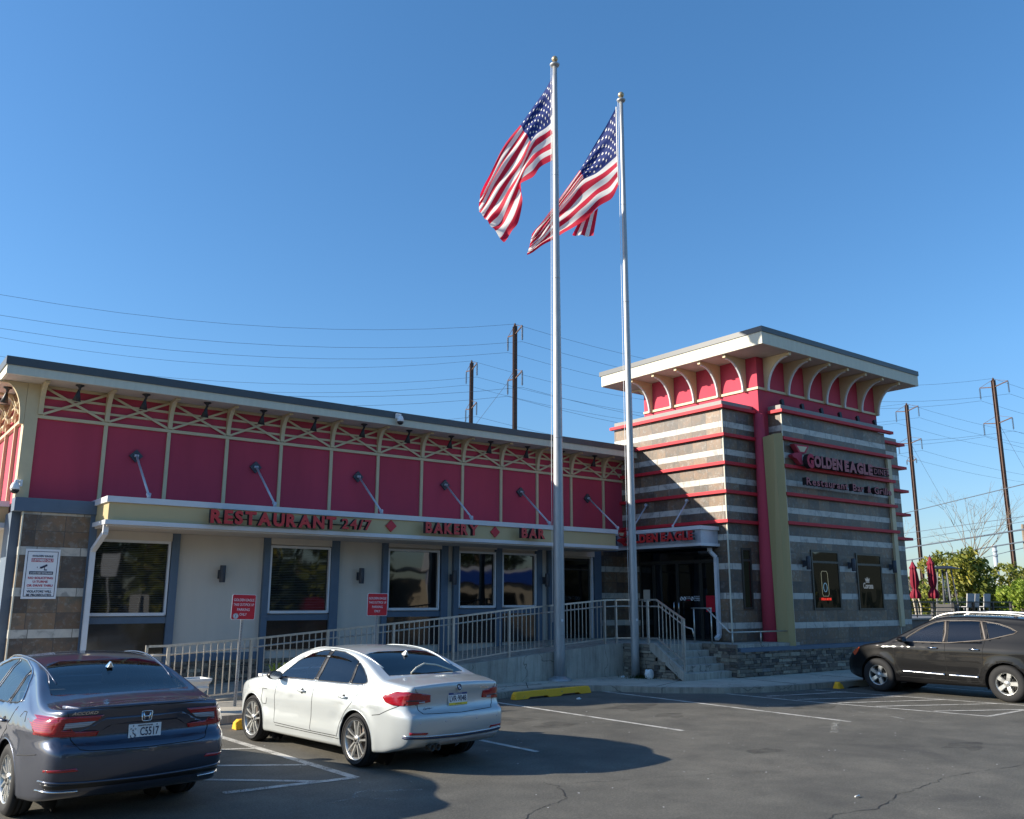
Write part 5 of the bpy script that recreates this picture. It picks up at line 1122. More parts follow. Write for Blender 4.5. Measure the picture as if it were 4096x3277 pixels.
def poly_patch(bvh,poly,axis,name,mat,parent,off=.004,step=.03,depth=.02,mats=None):
    # drape a 2D outline over the body. axis: 'L','R' (sides), 'B' (rear), 'F' (front), or a unit vector pointing outwards; poly as (a,z)
    if axis=='L': out=Vector((0,1,0)); ea=Vector((1,0,0))
    elif axis=='R': out=Vector((0,-1,0)); ea=Vector((1,0,0))
    elif axis=='B': out=Vector((-1,0,0)); ea=Vector((0,1,0))
    elif axis=='F': out=Vector((1,0,0)); ea=Vector((0,1,0))
    else: out=Vector(axis).normalized(); ea=Vector((0,0,1)).cross(out).normalized()
    nb=bmesh.new(); tri=tessellate_polygon([[Vector((a,z,0)) for a,z in poly]]); vs=[nb.verts.new((a,0,z)) for a,z in poly]
    for t in tri:
        try: nb.faces.new([vs[i] for i in t])
        except ValueError: pass
    for k,ix in ((0,0),(1,1)):
        lo=min(p[k] for p in poly); hi=max(p[k] for p in poly); n=int((hi-lo)/step)
        for i in range(1,n+1):
            c=lo+(hi-lo)*i/(n+1); bmesh.ops.bisect_plane(nb,geom=list(nb.faces)+list(nb.edges)+list(nb.verts),plane_co=(c,0,0) if k==0 else (0,0,c),plane_no=(1,0,0) if k==0 else (0,0,1),dist=1e-6)
    bad=[]
    for v in nb.verts:
        o=ea*v.co.x+Vector((0,0,v.co.z))+out*3
        if axis in('B',): pass
        hit=bvh.ray_cast(o,-out,6)
        if hit[0] is None: bad.append(v); continue
        v.co=hit[0]+out*off
    if bad: bmesh.ops.delete(nb,geom=bad,context='VERTS')
    ret=bmesh.ops.extrude_face_region(nb,geom=list(nb.faces)); 
    for v in [g_ for g_ in ret['geom'] if isinstance(g_,bmesh.types.BMVert)]: v.co-=out*depth
    bmesh.ops.recalc_face_normals(nb,faces=nb.faces)
    for f in nb.faces: f.smooth=False
    for f in nb.faces:
        if abs(f.normal.dot(out))>.3: f.smooth=True
    me=bpy.data.meshes.new(name); nb.to_mesh(me); nb.free(); me.materials.append(M[mat]); o=bpy.data.objects.new(name,me); COL.objects.link(o); o.parent=parent; return o
def trace(mb,bvh,pts,axis,r=.005,off=0.,step=.03,closed=False,n=6):
    if axis=='L': out=Vector((0,1,0)); ea=Vector((1,0,0))
    elif axis=='R': out=Vector((0,-1,0)); ea=Vector((1,0,0))
    elif axis=='B': out=Vector((-1,0,0)); ea=Vector((0,1,0))
    elif axis=='F': out=Vector((1,0,0)); ea=Vector((0,1,0))
    elif axis=='T': out=Vector((0,0,1)); ea=None
    P=[]; seq=list(zip(pts,pts[1:]+([pts[0]] if closed else [])))
    if not closed: seq=seq[:len(pts)-1]
    for a,b in seq:
        m=max(1,int(math.dist(a,b)/step))
        for i in range(m): t=i/m; P.append((a[0]+(b[0]-a[0])*t,a[1]+(b[1]-a[1])*t))
    if not closed: P.append(pts[-1])
    Q=[]
    for a,z in P:
        o=(Vector((a,z,3)) if axis=='T' else ea*a+Vector((0,0,z))+out*3); h=bvh.ray_cast(o,-out,6)
        if h[0] is not None: Q.append(h[0]+out*off)
    if len(Q)>1: mb.tube(Q,r,n,closed=closed)
def make_wheel(parent,x,y,side,rad,wd,rim_r,style,steer=0,name='wheel'):
    e=bpy.data.objects.new(name,None); COL.objects.link(e); e.parent=parent; e.location=(x,y,rad); e.rotation_euler=(0,0,steer+(0 if side>0 else PI)); e.empty_display_size=.2
    h=wd/2
    m=MB(); m.lathe([(rim_r-.004,-h*.9),(rim_r+.02,-h*.98),(rad-.05,-h),(rad-.018,-h*.86),(rad,-h*.6),(rad,-h*.1),(rad-.006,-h*.09),(rad-.006,-h*.03),(rad,-h*.02),(rad,h*.3),(rad-.006,h*.31),(rad-.006,h*.37),(rad,h*.38),(rad,h*.6),(rad-.018,h*.86),(rad-.05,h*1.0),(rim_r+.05,h*1.02),(rim_r+.02,h*.98),(rim_r-.004,h*.9)],(0,0,0),'y',56,caps=False)
    m.build('tyre','tyre',e)
    m=MB(); m.lathe([(rim_r,-h*.85),(rim_r-.02,-h*.6),(rim_r-.03,h*.2),(rim_r-.022,h*.6),(rim_r-.012,h*.86),(rim_r+.006,h*.93),(rim_r+.006,h*.86),(rim_r,h*.5)],(0,0,0),'y',48,caps=False)
    yf=h*.80; sc=style
    n=sc['n']; 
    def spoke(a,w0,w1,off0,off1,dy=0.,mi=0):
        ca,sa=math.cos(a),math.sin(a)
        def P(r,o,yy): return (ca*r-sa*o,yy,sa*r+ca*o)
        r0,r1=.045,rim_r-.010; seg=[(r0,off0,w0,yf-.012),((r0+r1)*.5,(off0+off1)*.5,(w0+w1)*.5,yf-.002+dy),(r1,off1,w1,yf-.0+dy)]
        rg=[]
        for r_,o_,w_,yy in seg: rg.append([m.bm.verts.new(P(r_,o_-w_/2,yy-.03)),m.bm.verts.new(P(r_,o_-w_*.36,yy)),m.bm.verts.new(P(r_,o_+w_*.36,yy)),m.bm.verts.new(P(r_,o_+w_/2,yy-.03))])
        for A,B in zip(rg,rg[1:]):
            for k_ in range(4): m.bm.faces.new((A[k_],A[(k_+1)%4],B[(k_+1)%4],B[k_])).material_index=mi
        for A in (rg[0],rg[-1]): m.bm.faces.new(A)
    for i in range(n):
        a=2*PI*i/n+sc.get('rot',PI/2)
        if sc['kind']=='double': spoke(a,.024,.034,.018,.052,0); spoke(a,.024,.034,-.018,-.052,0)
        elif sc['kind']=='y': spoke(a,.03,.03,.0,.055); spoke(a,.03,.03,0,-.055)
        else: spoke(a,sc.get('w0',.05),sc.get('w1',.085),0,0)
    m.lathe([(.0,yf+.004),(.045,yf+.002),(.062,yf-.010),(.07,yf-.05),(.0,yf-.05)],(0,0,0),'y',28)
    m.build('rim','rim_silver',e,weld=.0)
    m=MB(); m.lathe([(.0,h*.10),(rim_r-.05,h*.10),(rim_r-.05,h*.05),(0,h*.05)],(0,0,0),'y',36); m.build('brake_disc','brake' if sc['kind']!='plain' else 'rim_dark',e)
    m=MB(); m.lathe([(.0,yf+.010),(.026,yf+.008),(.03,yf)],(0,0,0),'y',20); 
    for i in range(5): a=2*PI*i/5+.3; m.lathe([(0,yf+.003),(.008,yf+.003),(.008,yf-.01)],(.05*math.cos(a),0,.05*math.sin(a)),'y',8)
    m.build('hub_cap','rim_dark' if sc['kind']!='plain' else 'rim_silver',e)
    if sc['kind']=='plain':
        m=MB()
        for i in range(5): a=2*PI*(i+.5)/5+sc.get('rot',PI/2); m.lathe([(0,yf-.035),(.022,yf-.035),(.026,yf-.045)],(.125*math.cos(a),0,.125*math.sin(a)),'y',10)
        m.build('vent_hole','gap',e)
    return e
def seats(root,sp,cloth='seat_cloth'):
    zs=sp.get('seatz',.30)
    for x,y in ((sp['sf'],.37),(sp['sf'],-.37)):
        m=MB(); m.box(x-.25,x+.25,y-.25,y+.25,zs,zs+.22); m.prism([(x-.22,zs+.2),(x-.32,zs+.2),(x-.48,zs+.74),(x-.36,zs+.74)],'y',y-.24,y+.24); m.tube([(x-.42,y,zs+.74),(x-.44,y,zs+.80)],.03,6); m.prism([(x-.39,zs+.78),(x-.49,zs+.78),(x-.50,zs+.96),(x-.43,zs+.97)],'y',y-.13,y+.13); m.build('front_seat',cloth,root,bevel=.03)
    x=sp['sr']; m=MB(); m.box(x-.25,x+.25,-.62,.62,zs,zs+.22); m.prism([(x-.20,zs+.2),(x-.32,zs+.2),(x-.50,zs+.66),(x-.38,zs+.68)],'y',-.62,.62)
    for y in (-.36,.36): m.prism([(x-.38,zs+.66),(x-.50,zs+.66),(x-.50,zs+.80),(x-.43,zs+.81)],'y',y-.13,y+.13)
    m.build('rear_seat',cloth,root,bevel=.03)
    m=MB(); m.box(sp['dash'],sp['dash']+.45,-.66,.66,.55,sp['dashz']); m.build('dashboard',cloth,root,bevel=.04)
    m=MB(); m.tube([(sp['dash']-.14+.05*math.sin(a*PI/8),.37+.18*math.cos(a*PI/8),sp['dashz']-.02+.17*math.sin(a*PI/8)) for a in range(16)],.014,6,closed=True); m.build('steering_wheel','black_plastic',root)
def mirror(root,x,y,z,s,pm,bm_='black_plastic'):
    m=MB(); pr=[(0,.02),(.06,.055),(.10,.075),(.14,.07),(.17,.05)]
    bm=m.bm; rg=[]
    for i,(px,sc) in enumerate(((-.055,.9),(-.05,1.),(0,1.02),(.05,.9),(.085,.6),(.10,.25))):
        rg.append([bm.verts.new((px,s*.10*sc*math.cos(a*PI/8)*1.05,.062*sc*math.sin(a*PI/8))) for a in range(16)])
    for a,b in zip(rg,rg[1:]):
        for k_ in range(16): bm.faces.new((a[k_],a[(k_+1)%16],b[(k_+1)%16],b[k_])).smooth=True
    bm.faces.new(rg[-1])
    o=m.build('door_mirror',pm,root); o.location=(x,y,z)
    m=MB(); m.bm.faces.new([m.bm.verts.new((-.053,s*.092*math.cos(a*PI/8)*1.02,.055*math.sin(a*PI/8))) for a in range(16)]); m.build('mirror_glass','chrome',o)
    m=MB(); m.bar((.02,-s*.16,-.055),(.02,-s*.02,-.04),.05,.03); m.build('mirror_arm',bm_,o)
def fin_antenna(root,x,z,mat):
    m=MB(); bm=m.bm; A=[bm.verts.new(p) for p in ((.11,0,0),(.03,.032,0),(-.06,.03,0),(-.06,-.03,0),(.03,-.032,0))]; B=[bm.verts.new(p) for p in ((-.035,.004,.062),(-.062,.004,.058),(-.062,-.004,.058),(-.035,-.004,.062))]
    bm.faces.new((B[0],B[1],B[2],B[3])); bm.faces.new((A[0],A[1],B[0])); bm.faces.new((A[0],B[0],B[3])); bm.faces.new((A[0],B[3],A[4])); bm.faces.new((A[1],A[2],B[1],B[0])); bm.faces.new((A[2],A[3],B[2],B[1])); bm.faces.new((A[3],A[4],B[3],B[2]))
    o=m.build('roof_antenna',mat,root,bevel=.006); o.location=(x,0,z)
def car(name,label,sp,pose,paint_m,glass_side,glass_rear,group='parked cars'):
    C_=Car(sp); bm=C_.hull(); root=thing(name,label,'car',(pose[0],pose[1],0),pose[2],group); root.scale=(pose[3],)*3
    bvh=BVHTree.FromBMesh(bm)
    body_side=lambda s:(lambda c:c.y*s>.35)
    panes=[]
    for s in (1,-1):
        for nm,poly,mat in sp['side_windows']:
            fs=cut_region(bm,poly,'y',body_side(s)); panes.append(take(bm,fs,nm,mat or glass_side,root))
    for nm,poly,rng,mat in sp['end_windows']:
        fs=cut_region(bm,poly,'x',lambda c:rng[0]<c.x<rng[1] and c.z>.9); fs=[f for f in fs if f.normal.z>.15]
        panes.append(take(bm,fs,nm,mat,root))
    # wheel openings
    rw=sp['rw']; ra=rw+sp.get('gapw',.045)
    for xa in (0,sp['wb']):
        circ=[(xa+ra*math.cos(2*PI*k/28),rw+ra*math.sin(2*PI*k/28)) for k in range(28)]
        for s in (1,-1):
            fs=cut_region(bm,circ,'y',lambda c:c.y*s>.45 and c.z<1.0); bmesh.ops.delete(bm,geom=fs,context='FACES')
    me=bpy.data.meshes.new('body'); bm.to_mesh(me); bm.free(); me.materials.append(M[paint_m]); me.materials.append(M['liner']); bo=bpy.data.objects.new('body',me); COL.objects.link(bo); bo.parent=root
    so_=bo.modifiers.new('shell','SOLIDIFY'); so_.thickness=.022; so_.offset=-1; so_.material_offset=1; so_.use_rim=True
    tr=sp['track']
    for xa in (0,sp['wb']):
        for s in (1,-1):
            m=MB(); m.lathe([(ra-.002,s*(tr-.30)),(ra-.002,s*(sp['hw']-.035))],(xa,0,rw),'y',28,a0=-.35,a1=PI+.35); m.lathe([(0.0,s*(tr-.30)),(ra,s*(tr-.30))],(xa,0,rw),'y',28); m.build('wheel_liner','liner',root)
            make_wheel(root,xa,s*(tr-.0),s,rw,sp['tw'],sp['rim'],sp['style'],sp.get('steer',0) if xa else 0)
    # arch lips
    m=MB()
    for xa in (0,sp['wb']):
        for s in ('L','R'):
            trace(m,bvh,[(xa+(ra+.004)*math.cos(a),rw+(ra+.004)*math.sin(a)) for a in np.linspace(-.55,PI+.55,40)],s,.009,-.004)
    m.build('arch_lip',paint_m,root)
    for s in ('L','R'):
        for nm,poly,mat in sp['side_windows']: m=MB(); trace(m,bvh,list(poly),s,.0065,.0,closed=True); m.build('window_seal','black_plastic',root)
    seats(root,sp); return root,bvh,bo
def gaps(root,bvh,lst,r=.0048):
    for ax,pts in lst: m=MB(); trace(m,bvh,pts,ax,r,-.001); m.build('panel_gap','gap',root)
def plate(root,x,z,w_,h_,tilt,build):
    e=MB(); e.box(-.004,.004,-w_/2,w_/2,-h_/2,h_/2); o=e.build('licence_plate','plate_white',root,bevel=.003); o.location=(x,0,z); o.rotation_euler=(0,tilt,0); build(o); return o
def handle(root,bvh,x,z,mat,s=1,L=.20):
    h=bvh.ray_cast(Vector((x,3*s,z)),Vector((0,-s,0)),6)[0]
    m=MB(); m.tube([(x-L/2,h.y+.004*s,z),(x-L*.38,h.y+.030*s,z+.002),(x,h.y+.036*s,z+.004),(x+L*.38,h.y+.028*s,z+.002),(x+L/2,h.y+.004*s,z)],[.010,.014,.015,.014,.010],8); m.build('door_handle',mat,root)
    m=MB(); m.lathe([(0,h.y+.004*s),(.035,h.y+.004*s),(.045,h.y-.02*s)],(x+.0,0,z-.004),'y',16); o=m.build('handle_recess','gap',root); 
# ---------------------------------------------------------------- white sedan
sp=dict(wb=2.81,rw=.328,tw=.225,rim=.245,track=.79,hw=.905,gapw=.035,r=.055,crown=.035,rb=.06,fb=.12,
 top=[(-.90,.955),(-.885,1.02),(-.86,1.048),(-.78,1.060),(-.6,1.085),(-.42,1.105),(-.30,1.14),(-.05,1.235),(.2,1.325),(.45,1.385),(.7,1.415),(1.0,1.43),(1.3,1.428),(1.6,1.40),(1.85,1.335),(2.1,1.21),(2.35,1.065),(2.45,1.015),(2.6,.985),(2.9,.935),(3.2,.87),(3.4,.79),(3.5,.68),(3.54,.58)],
 bot=[(-.90,.36),(-.86,.31),(-.7,.26),(-.5,.22),(0,.2),(2.8,.18),(3.3,.19),(3.54,.27)],
 plan=[(-.90,.70),(-.885,.735),(-.85,.765),(-.78,.80),(-.65,.845),(-.4,.883),(0,.897),(.6,.900),(2.0,.900),(2.8,.895),(3.1,.87),(3.3,.81),(3.45,.70),(3.54,.56)],
 zf=[(.15,.955),(.25,.972),(.4,.99),(.6,1.0),(.72,1.004),(.80,.998),(.88,.982),(.95,.962),(1.0,.935),(1.05,.895),(1.2,.80),(1.3,.735),(1.4,.66),(1.45,.60)],
 rear=[(.2,-.05),(.33,.0),(.42,.05),(.5,.075),(.60,.085),(.68,.07),(.715,.02),(.73,.005),(.82,-.015),(.92,.0),(1.0,.03),(1.04,.04),(1.1,.0)],
 front=[(.2,-.06),(.3,0),(.5,.04),(.6,.04),(.75,0),(1,-.02)],
 crease=lambda x:[(.79+.02*x*.3,.016 if -.5<x<3 else .0,.022),(.55,-.010 if .3<x<2.6 else 0,.08),(.36,.010 if .4<x<2.4 else 0,.05)],
 side_windows=[('side_window',[(1.13,.985),(2.08,.972),(2.0,1.06),(1.80,1.20),(1.55,1.31),(1.30,1.362),(1.13,1.374)],None),('side_window',[(.26,.998),(1.04,.985),(1.04,1.374),(.75,1.362),(.50,1.318),(.31,1.262)],'car_glass_dark'),('quarter_window',[(-.12,1.035),(-.07,1.008),(.21,1.0),(.27,1.248),(.12,1.185),(-.04,1.10)],'car_glass_dark')],
 end_windows=[('rear_window',[(-.61,1.115),(.61,1.115),(.60,1.15),(.50,1.350),(.3,1.372),(-.3,1.372),(-.50,1.350),(-.60,1.15)],(-.45,.5),'car_glass_dark'),('windscreen',[(-.66,1.05),(.66,1.05),(.55,1.355),(.3,1.38),(-.3,1.38),(-.55,1.355)],(1.5,2.5),'car_glass')],
 style=dict(kind='double',n=5,rot=PI/2),sf=1.45,sr=.45,dash=2.0,dashz=.98,seatz=.28)
root,bvh,bo=car('parked_car','pearl white sedan with flags reflected in its dark rear window, beside the hatched bay',sp,(6.50,10.798,1.667,1.008),'paint_white','car_glass','car_glass_dark')
gaps(root,bvh,[('L',[(1.07,1.0),(1.075,.8),(1.10,.55),(1.12,.36),(1.10,.33)]),('L',[(2.10,.97),(2.09,.85),(2.13,.7),(2.13,.45),(2.12,.335)]),('L',[(2.12,.335),(1.1,.325),(.42,.33),(.36,.50),(.22,.66),(.10,.76),(-.02,.90),(-.08,1.0)]),('L',[(-.36,.66),(-.50,.68),(-.62,.73),(-.80,.80)]),('R',[(1.07,1.0),(1.1,.4)]),
  ('B',[(.625,.80),(.615,.96)]),('B',[(-.625,.80),(-.615,.96)]),('B',[(-.655,1.02),(-.62,.9),(-.60,.75),(-.55,.70),(0,.685),(.55,.70),(.60,.75),(.62,.9),(.655,1.02)]),('L',[(2.36,.78),(2.50,.78),(2.515,.64),(2.48,.57),(2.39,.57),(2.36,.66)]),('L',[(2.10,.30),(.34,.30)])])
for s,e in ((1,'L'),(-1,'R')):
    poly_patch(bvh,[(s*.42,.830),(s*.43,.915),(s*.60,.945),(s*.80,.965),(s*.80,.80),(s*.62,.812)],'B','tail_lamp','lamp_red',root,.010)
    poly_patch(bvh,[(-.86,.80),(-.90,.86),(-.90,.965),(-.70,.955),(-.56,.915),(-.53,.885),(-.60,.83),(-.72,.80)],e,'tail_lamp','lamp_red',root,.010)
    poly_patch(bvh,[(s*.46,.853),(s*.62,.862),(s*.76,.868),(s*.76,.852),(s*.62,.845)],'B','lamp_bar','lamp_dark',root,.014)
    poly_patch(bvh,[(s*.50,.80+.026),(s*.58,.823),(s*.59,.838),(s*.51,.842)],'B','lamp_reverse','lamp_clear',root,.014)
    poly_patch(bvh,[(s*.50,.455),(s*.74,.470),(s*.745,.500),(s*.505,.485)],'B','reflector','lamp_red',root,.006)
m=MB(); trace(m,bvh,[(-.78,.435),(-.5,.415),(0,.405),(.5,.415),(.78,.435)],'B',.012,.004); m.build('bumper_strip','ink_navy',root)
m=MB(); trace(m,bvh,[(-.78,.455),(-.5,.437),(0,.428),(.5,.437),(.78,.455)],'B',.006,.006); m.build('bumper_trim','chrome',root)
poly_patch(bvh,[(.30,.33),(-.62,.33),(-.70,.40),(-.5,.385),(.0,.375),(.30,.38)],'B','diffuser','rod_grey',root,.002)
for y in (.42,.33): m=MB(); m.lathe([(.036,-.90),(.040,-1.0),(.034,-1.005),(.030,-.97),(0,-.95)],(0,y,.30),'x',18); m.build('exhaust_pipe','rim_dark',root)
m=MB(); 
for y in (-.62,-.25,.25,.62): 
    h=bvh.ray_cast(Vector((-3,y,.60)),Vector((1,0,0)),6)[0]; m.lathe([(0,h.x-.003),(.011,h.x-.003),(.012,h.x+.01)],(0,y,.60),'x',12)
m.build('parking_sensor','rod_grey',root)
h=bvh.ray_cast(Vector((-3,0,.845)),Vector((1,0,0)),6)[0]
def pw(o):
    m=MB(); text_bm(m,'LVR·9048',(-.0045,.135,-.030),(0,-1,0),(0,0,1),.27,.070,.002,0,.01); m.build('plate_number','ink_navy',o)
    m=MB(); m.box(-.006,-.004,-.15,.15,.050,.074); m.build('plate_band','plate_blue',o); m=MB(); m.box(-.006,-.004,-.15,.15,-.074,-.046); m.build('plate_band','plate_yellow',o)
    m=MB(); text_bm(m,'PENNSYLVANIA',(-.0065,.07,.057),(0,-1,0),(0,0,1),.14,.011,.001); m.build('plate_lettering','plate_white',o); m=MB(); text_bm(m,'visitPA.com',(-.0065,.05,-.066),(0,-1,0),(0,0,1),.10,.012,.001); m.build('plate_lettering','ink_navy',o)
plate(root,h.x-.012,.845,.305,.152,R(4),pw)
h=bvh.ray_cast(Vector((-3,0,.985)),Vector((1,0,0)),6)
e=bpy.data.objects.new('roundel',None); COL.objects.link(e); e.parent=root; e.location=h[0]+Vector((-.003,0,0)); e.rotation_euler=(0,R(8),0)
m=MB(); m.lathe([(.041,.002),(.041,-.003),(.037,-.005)],(0,0,0),'x',32); m.build('ring','black_plastic',e); m=MB(); m.lathe([(.043,0),(.044,-.005),(.041,-.006),(.040,0)],(0,0,0),'x',32,caps=False); m.build('rim','chrome',e)
for k_ in range(4): m=MB(); m.f([(-.007,0,0)]+[(-.007,-.025*math.cos(a),.025*math.sin(a)) for a in np.linspace(k_*PI/2,(k_+1)*PI/2,7)]); m.build('quadrant','plate_white' if k_%2 else 'plate_blue',e)
h=bvh.ray_cast(Vector((-3,-.45,.965)),Vector((1,0,0)),6)[0]; m=MB(); text_bm(m,'330e',(h.x-.002,-.37,.945),(.0,-1,0),(-.1,0,1),.15,.030,.004,0,.01); m.build('badge','chrome',root)
h=bvh.ray_cast(Vector((-3,.42,.755)),Vector((1,0,0)),6)[0]; m=MB(); text_bm(m,'CarVision',(h.x-.0,.53,.745),(0,-1,0),(0,0,1),.16,.024,.002,0,.0,shear=.4); m.build('dealer_lettering','ink_navy',root)
h=bvh.ray_cast(Vector((-.02,3,1.075)),Vector((0,-1,0)),6)[0]; m=MB(); text_bm(m,'eDrive',(-.20,h.y-.03,1.03),(-1,0,0),(0,-.3,1),.07,.012,.002); m.build('badge','rod_grey',root)
for s in (1,-1):
    for x in (.30,1.36): handle(root,bvh,x,.825,'paint_white',s)
    mirror(root,2.02,s*.985,1.0,s,'black_plastic')
fin_antenna(root,.22,1.325,'paint_white')
for e in ('L','R'):
    poly_patch(bvh,[(1.047,.99),(1.123,.988),(1.123,1.368),(1.047,1.368)],e,'door_pillar','black_plastic',root,.002); poly_patch(bvh,[(.215,1.003),(.255,1.002),(.305,1.255),(.275,1.245)],e,'window_divider','black_plastic',root,.002)
m=MB(); m.tube([(-.33,-.42,1.13),(-.26,-.2,1.21),(-.24,.0,1.235),(-.27,.15,1.19),(-.33,.28,1.13)],.012,6); m.build('stick','cream_fascia',root)
m=MB()
for s in ('L','R'):
    trace(m,bvh,[(2.06,.962),(1.1,.972),(.2,.988),(-.1,.998)],s,.006,.004)
m.build('belt_trim','chrome',root)
for s in (1,-1): m=MB(); m.tube([(x,s*(.60-.04*abs(x-1)),float(pchip(*zip(*sp['top']))(x))-.022) for x in np.linspace(-.1,1.75,14)],.008,6); m.build('roof_moulding','paint_white',root)
# ---------------------------------------------------------------- blue grey sedan
sp=dict(wb=2.83,rw=.335,tw=.225,rim=.225,track=.80,hw=.93,gapw=.035,r=.06,crown=.04,rb=.09,fb=.12,
 top=[(-.99,.94),(-.975,1.02),(-.95,1.062),(-.90,1.072),(-.75,1.07),(-.55,1.10),(-.38,1.145),(-.1,1.245),(.2,1.345),(.5,1.405),(.8,1.44),(1.1,1.45),(1.4,1.437),(1.7,1.385),(2.0,1.28),(2.3,1.13),(2.5,1.045),(2.65,1.01),(3,.95),(3.3,.88),(3.5,.78),(3.62,.66),(3.66,.56)],
 bot=[(-.99,.34),(-.95,.28),(-.8,.24),(-.5,.21),(0,.2),(2.8,.18),(3.4,.19),(3.66,.27)],
 plan=[(-.99,.72),(-.975,.765),(-.94,.80),(-.87,.835),(-.72,.87),(-.5,.90),(0,.922),(.6,.928),(2.0,.925),(2.8,.915),(3.1,.89),(3.4,.82),(3.55,.73),(3.66,.58)],
 zf=[(.15,.95),(.25,.965),(.4,.985),(.55,.995),(.7,1.0),(.82,1.0),(.9,.985),(.97,.958),(1.03,.915),(1.1,.865),(1.2,.80),(1.3,.735),(1.4,.665),(1.46,.60)],
 rear=[(.2,-.06),(.30,-.01),(.38,.02),(.46,.065),(.58,.08),(.67,.075),(.72,.045),(.745,.0),(.80,-.03),(.88,-.02),(.96,.0),(1.02,.035),(1.06,.055),(1.1,.02)],
 front=[(.2,-.06),(.3,0),(.5,.04),(.6,.04),(.75,0),(1,-.02)],
 crease=lambda x:[(.84,.014,.025),(.58,-.010 if .3<x<2.6 else 0,.08),(.40,.010 if .4<x<2.4 else 0,.05)],
 side_windows=[('side_window',[(1.16,.995),(2.2,.975),(2.12,1.06),(1.90,1.20),(1.65,1.305),(1.38,1.365),(1.16,1.385)],None),('side_window',[(.40,1.01),(1.08,.997),(1.08,1.388),(.80,1.375),(.58,1.34),(.46,1.31)],None),('quarter_window',[(.02,1.06),(.08,1.03),(.34,1.015),(.405,1.288),(.26,1.235),(.12,1.16)],None)],
 end_windows=[('rear_window',[(-.66,1.120),(.66,1.120),(.665,1.15),(.56,1.345),(.40,1.385),(-.40,1.385),(-.56,1.345),(-.665,1.15)],(-.55,.6),'car_glass'),('windscreen',[(-.68,1.08),(.68,1.08),(.56,1.36),(.3,1.40),(-.3,1.40),(-.56,1.36)],(1.5,2.6),'car_glass')],
 style=dict(kind='y',n=7,rot=PI/2),sf=1.50,sr=.45,dash=2.05,dashz=1.0,seatz=.30)
root,bvh,bo=car('parked_car','blue grey metallic sedan seen from behind at the lower left frame edge',sp,(2.549,10.498,1.650,1.027),'paint_blue_grey','car_glass','car_glass')
gaps(root,bvh,[('B',[(-.70,1.05),(-.655,.90),(-.64,.78),(-.58,.70),(-.50,.685),(0,.675),(.50,.685),(.58,.70),(.64,.78),(.655,.90),(.70,1.05)]),('L',[(1.12,1.0),(1.12,.8),(1.14,.4)]),('L',[(.44,.36),(.34,.55),(.20,.68),(.05,.80),(-.02,1.0)]),('L',[(-.36,.60),(-.58,.62),(-.8,.65)]),('L',[(-.42,.90),(-.36,.98),(-.28,.98),(-.24,.93)])],.0045)
for s,e in ((1,'L'),(-1,'R')):
    poly_patch(bvh,[(s*.88,.975),(s*.385,.985),(s*.44,.935),(s*.70,.925),(s*.715,.865),(s*.60,.848),(s*.41,.838),(s*.43,.800),(s*.70,.805),(s*.88,.815)],'B','tail_lamp','lamp_red',root,.012)
    poly_patch(bvh,[(-1.0,.815),(-1.0,.975),(-.85,.98),(-.70,.965),(-.62,.93),(-.66,.87),(-.76,.82)],e,'tail_lamp','lamp_red',root,.012)
    poly_patch(bvh,[(s*.70,.924),(s*.45,.934),(s*.50,.893),(s*.62,.880),(s*.715,.868)],'B','lamp_clear','lamp_clear',root,.010)
    poly_patch(bvh,[(s*.58,.520),(s*.83,.512),(s*.83,.535),(s*.60,.548)],'B','reflector','lamp_red',root,.006)
poly_patch(bvh,[(.36,.955),(-.36,.955),(-.50,.88),(-.58,.845),(-.40,.835),(-.30,.89),(.30,.89),(.40,.835),(.58,.845),(.50,.88)],'B','garnish','paint_blue_grey',root,.004)
poly_patch(bvh,[(-.80,.362),(.80,.362),(.83,.412),(.4,.398),(-.4,.398),(-.83,.412)],'B','lower_grille','black_plastic',root,.003)
m=MB(); trace(m,bvh,[(-.84,.43),(-.5,.412),(0,.405),(.5,.412),(.84,.43)],'B',.011,.004); m.build('bumper_trim','paint_blue_grey',root)
m=MB(); trace(m,bvh,[(.84,.345),(.55,.337)],'B',.009,.006); m.build('bumper_trim','chrome',root); m=MB(); trace(m,bvh,[(-.84,.345),(-.55,.337)],'B',.009,.006); m.build('bumper_trim','chrome',root)
m=MB(); trace(m,bvh,[(-.66,1.045),(-.4,1.052),(0,1.055),(.4,1.052),(.66,1.045)],'B',.014,.006); m.build('boot_spoiler','paint_blue_grey',root)
h=bvh.ray_cast(Vector((-3,0,.80)),Vector((1,0,0)),6)[0]
def pa(o):
    m=MB(); text_bm(m,'C5517',(-.0045,.045,-.032),(0,-1,0),(0,0,1),.175,.075,.002,0,.012); text_bm(m,'PENNSYLVANIA',(-.0045,.068,.052),(0,-1,0),(0,0,1),.14,.015,.002,0,.01); text_bm(m,'PERSON WITH DISABILITY',(-.0045,.085,-.066),(0,-1,0),(0,0,1),.17,.012,.002); text_bm(m,'P',(-.0045,.135,.025),(0,-1,0),(0,0,1),.012,.016,.002); text_bm(m,'D',(-.0045,.095,.025),(0,-1,0),(0,0,1),.012,.016,.002)
    m.build('plate_number','ink_navy',o)
    m=MB(); m.tube([(-.006,.112+.020*math.cos(R(a)),-.028+.020*math.sin(R(a))) for a in range(100,400,20)],.003,5); m.tube([(-.006,.112,.012),(-.006,.110,-.010),(-.006,.092,-.012),(-.006,.085,-.034)],.0035,5); m.lathe([(0,-.007),(.007,-.007),(.007,-.005)],(0,.112,.022),'x',10)
    for y,z in ((.11,.06),(-.11,.06),(.11,-.06),(-.11,-.06)): m.lathe([(0,-.0065),(.006,-.006)],(0,y,z),'x',8)
    m.build('plate_symbol','ink_navy',o)
plate(root,h.x-.012,.80,.305,.152,R(3),pa)
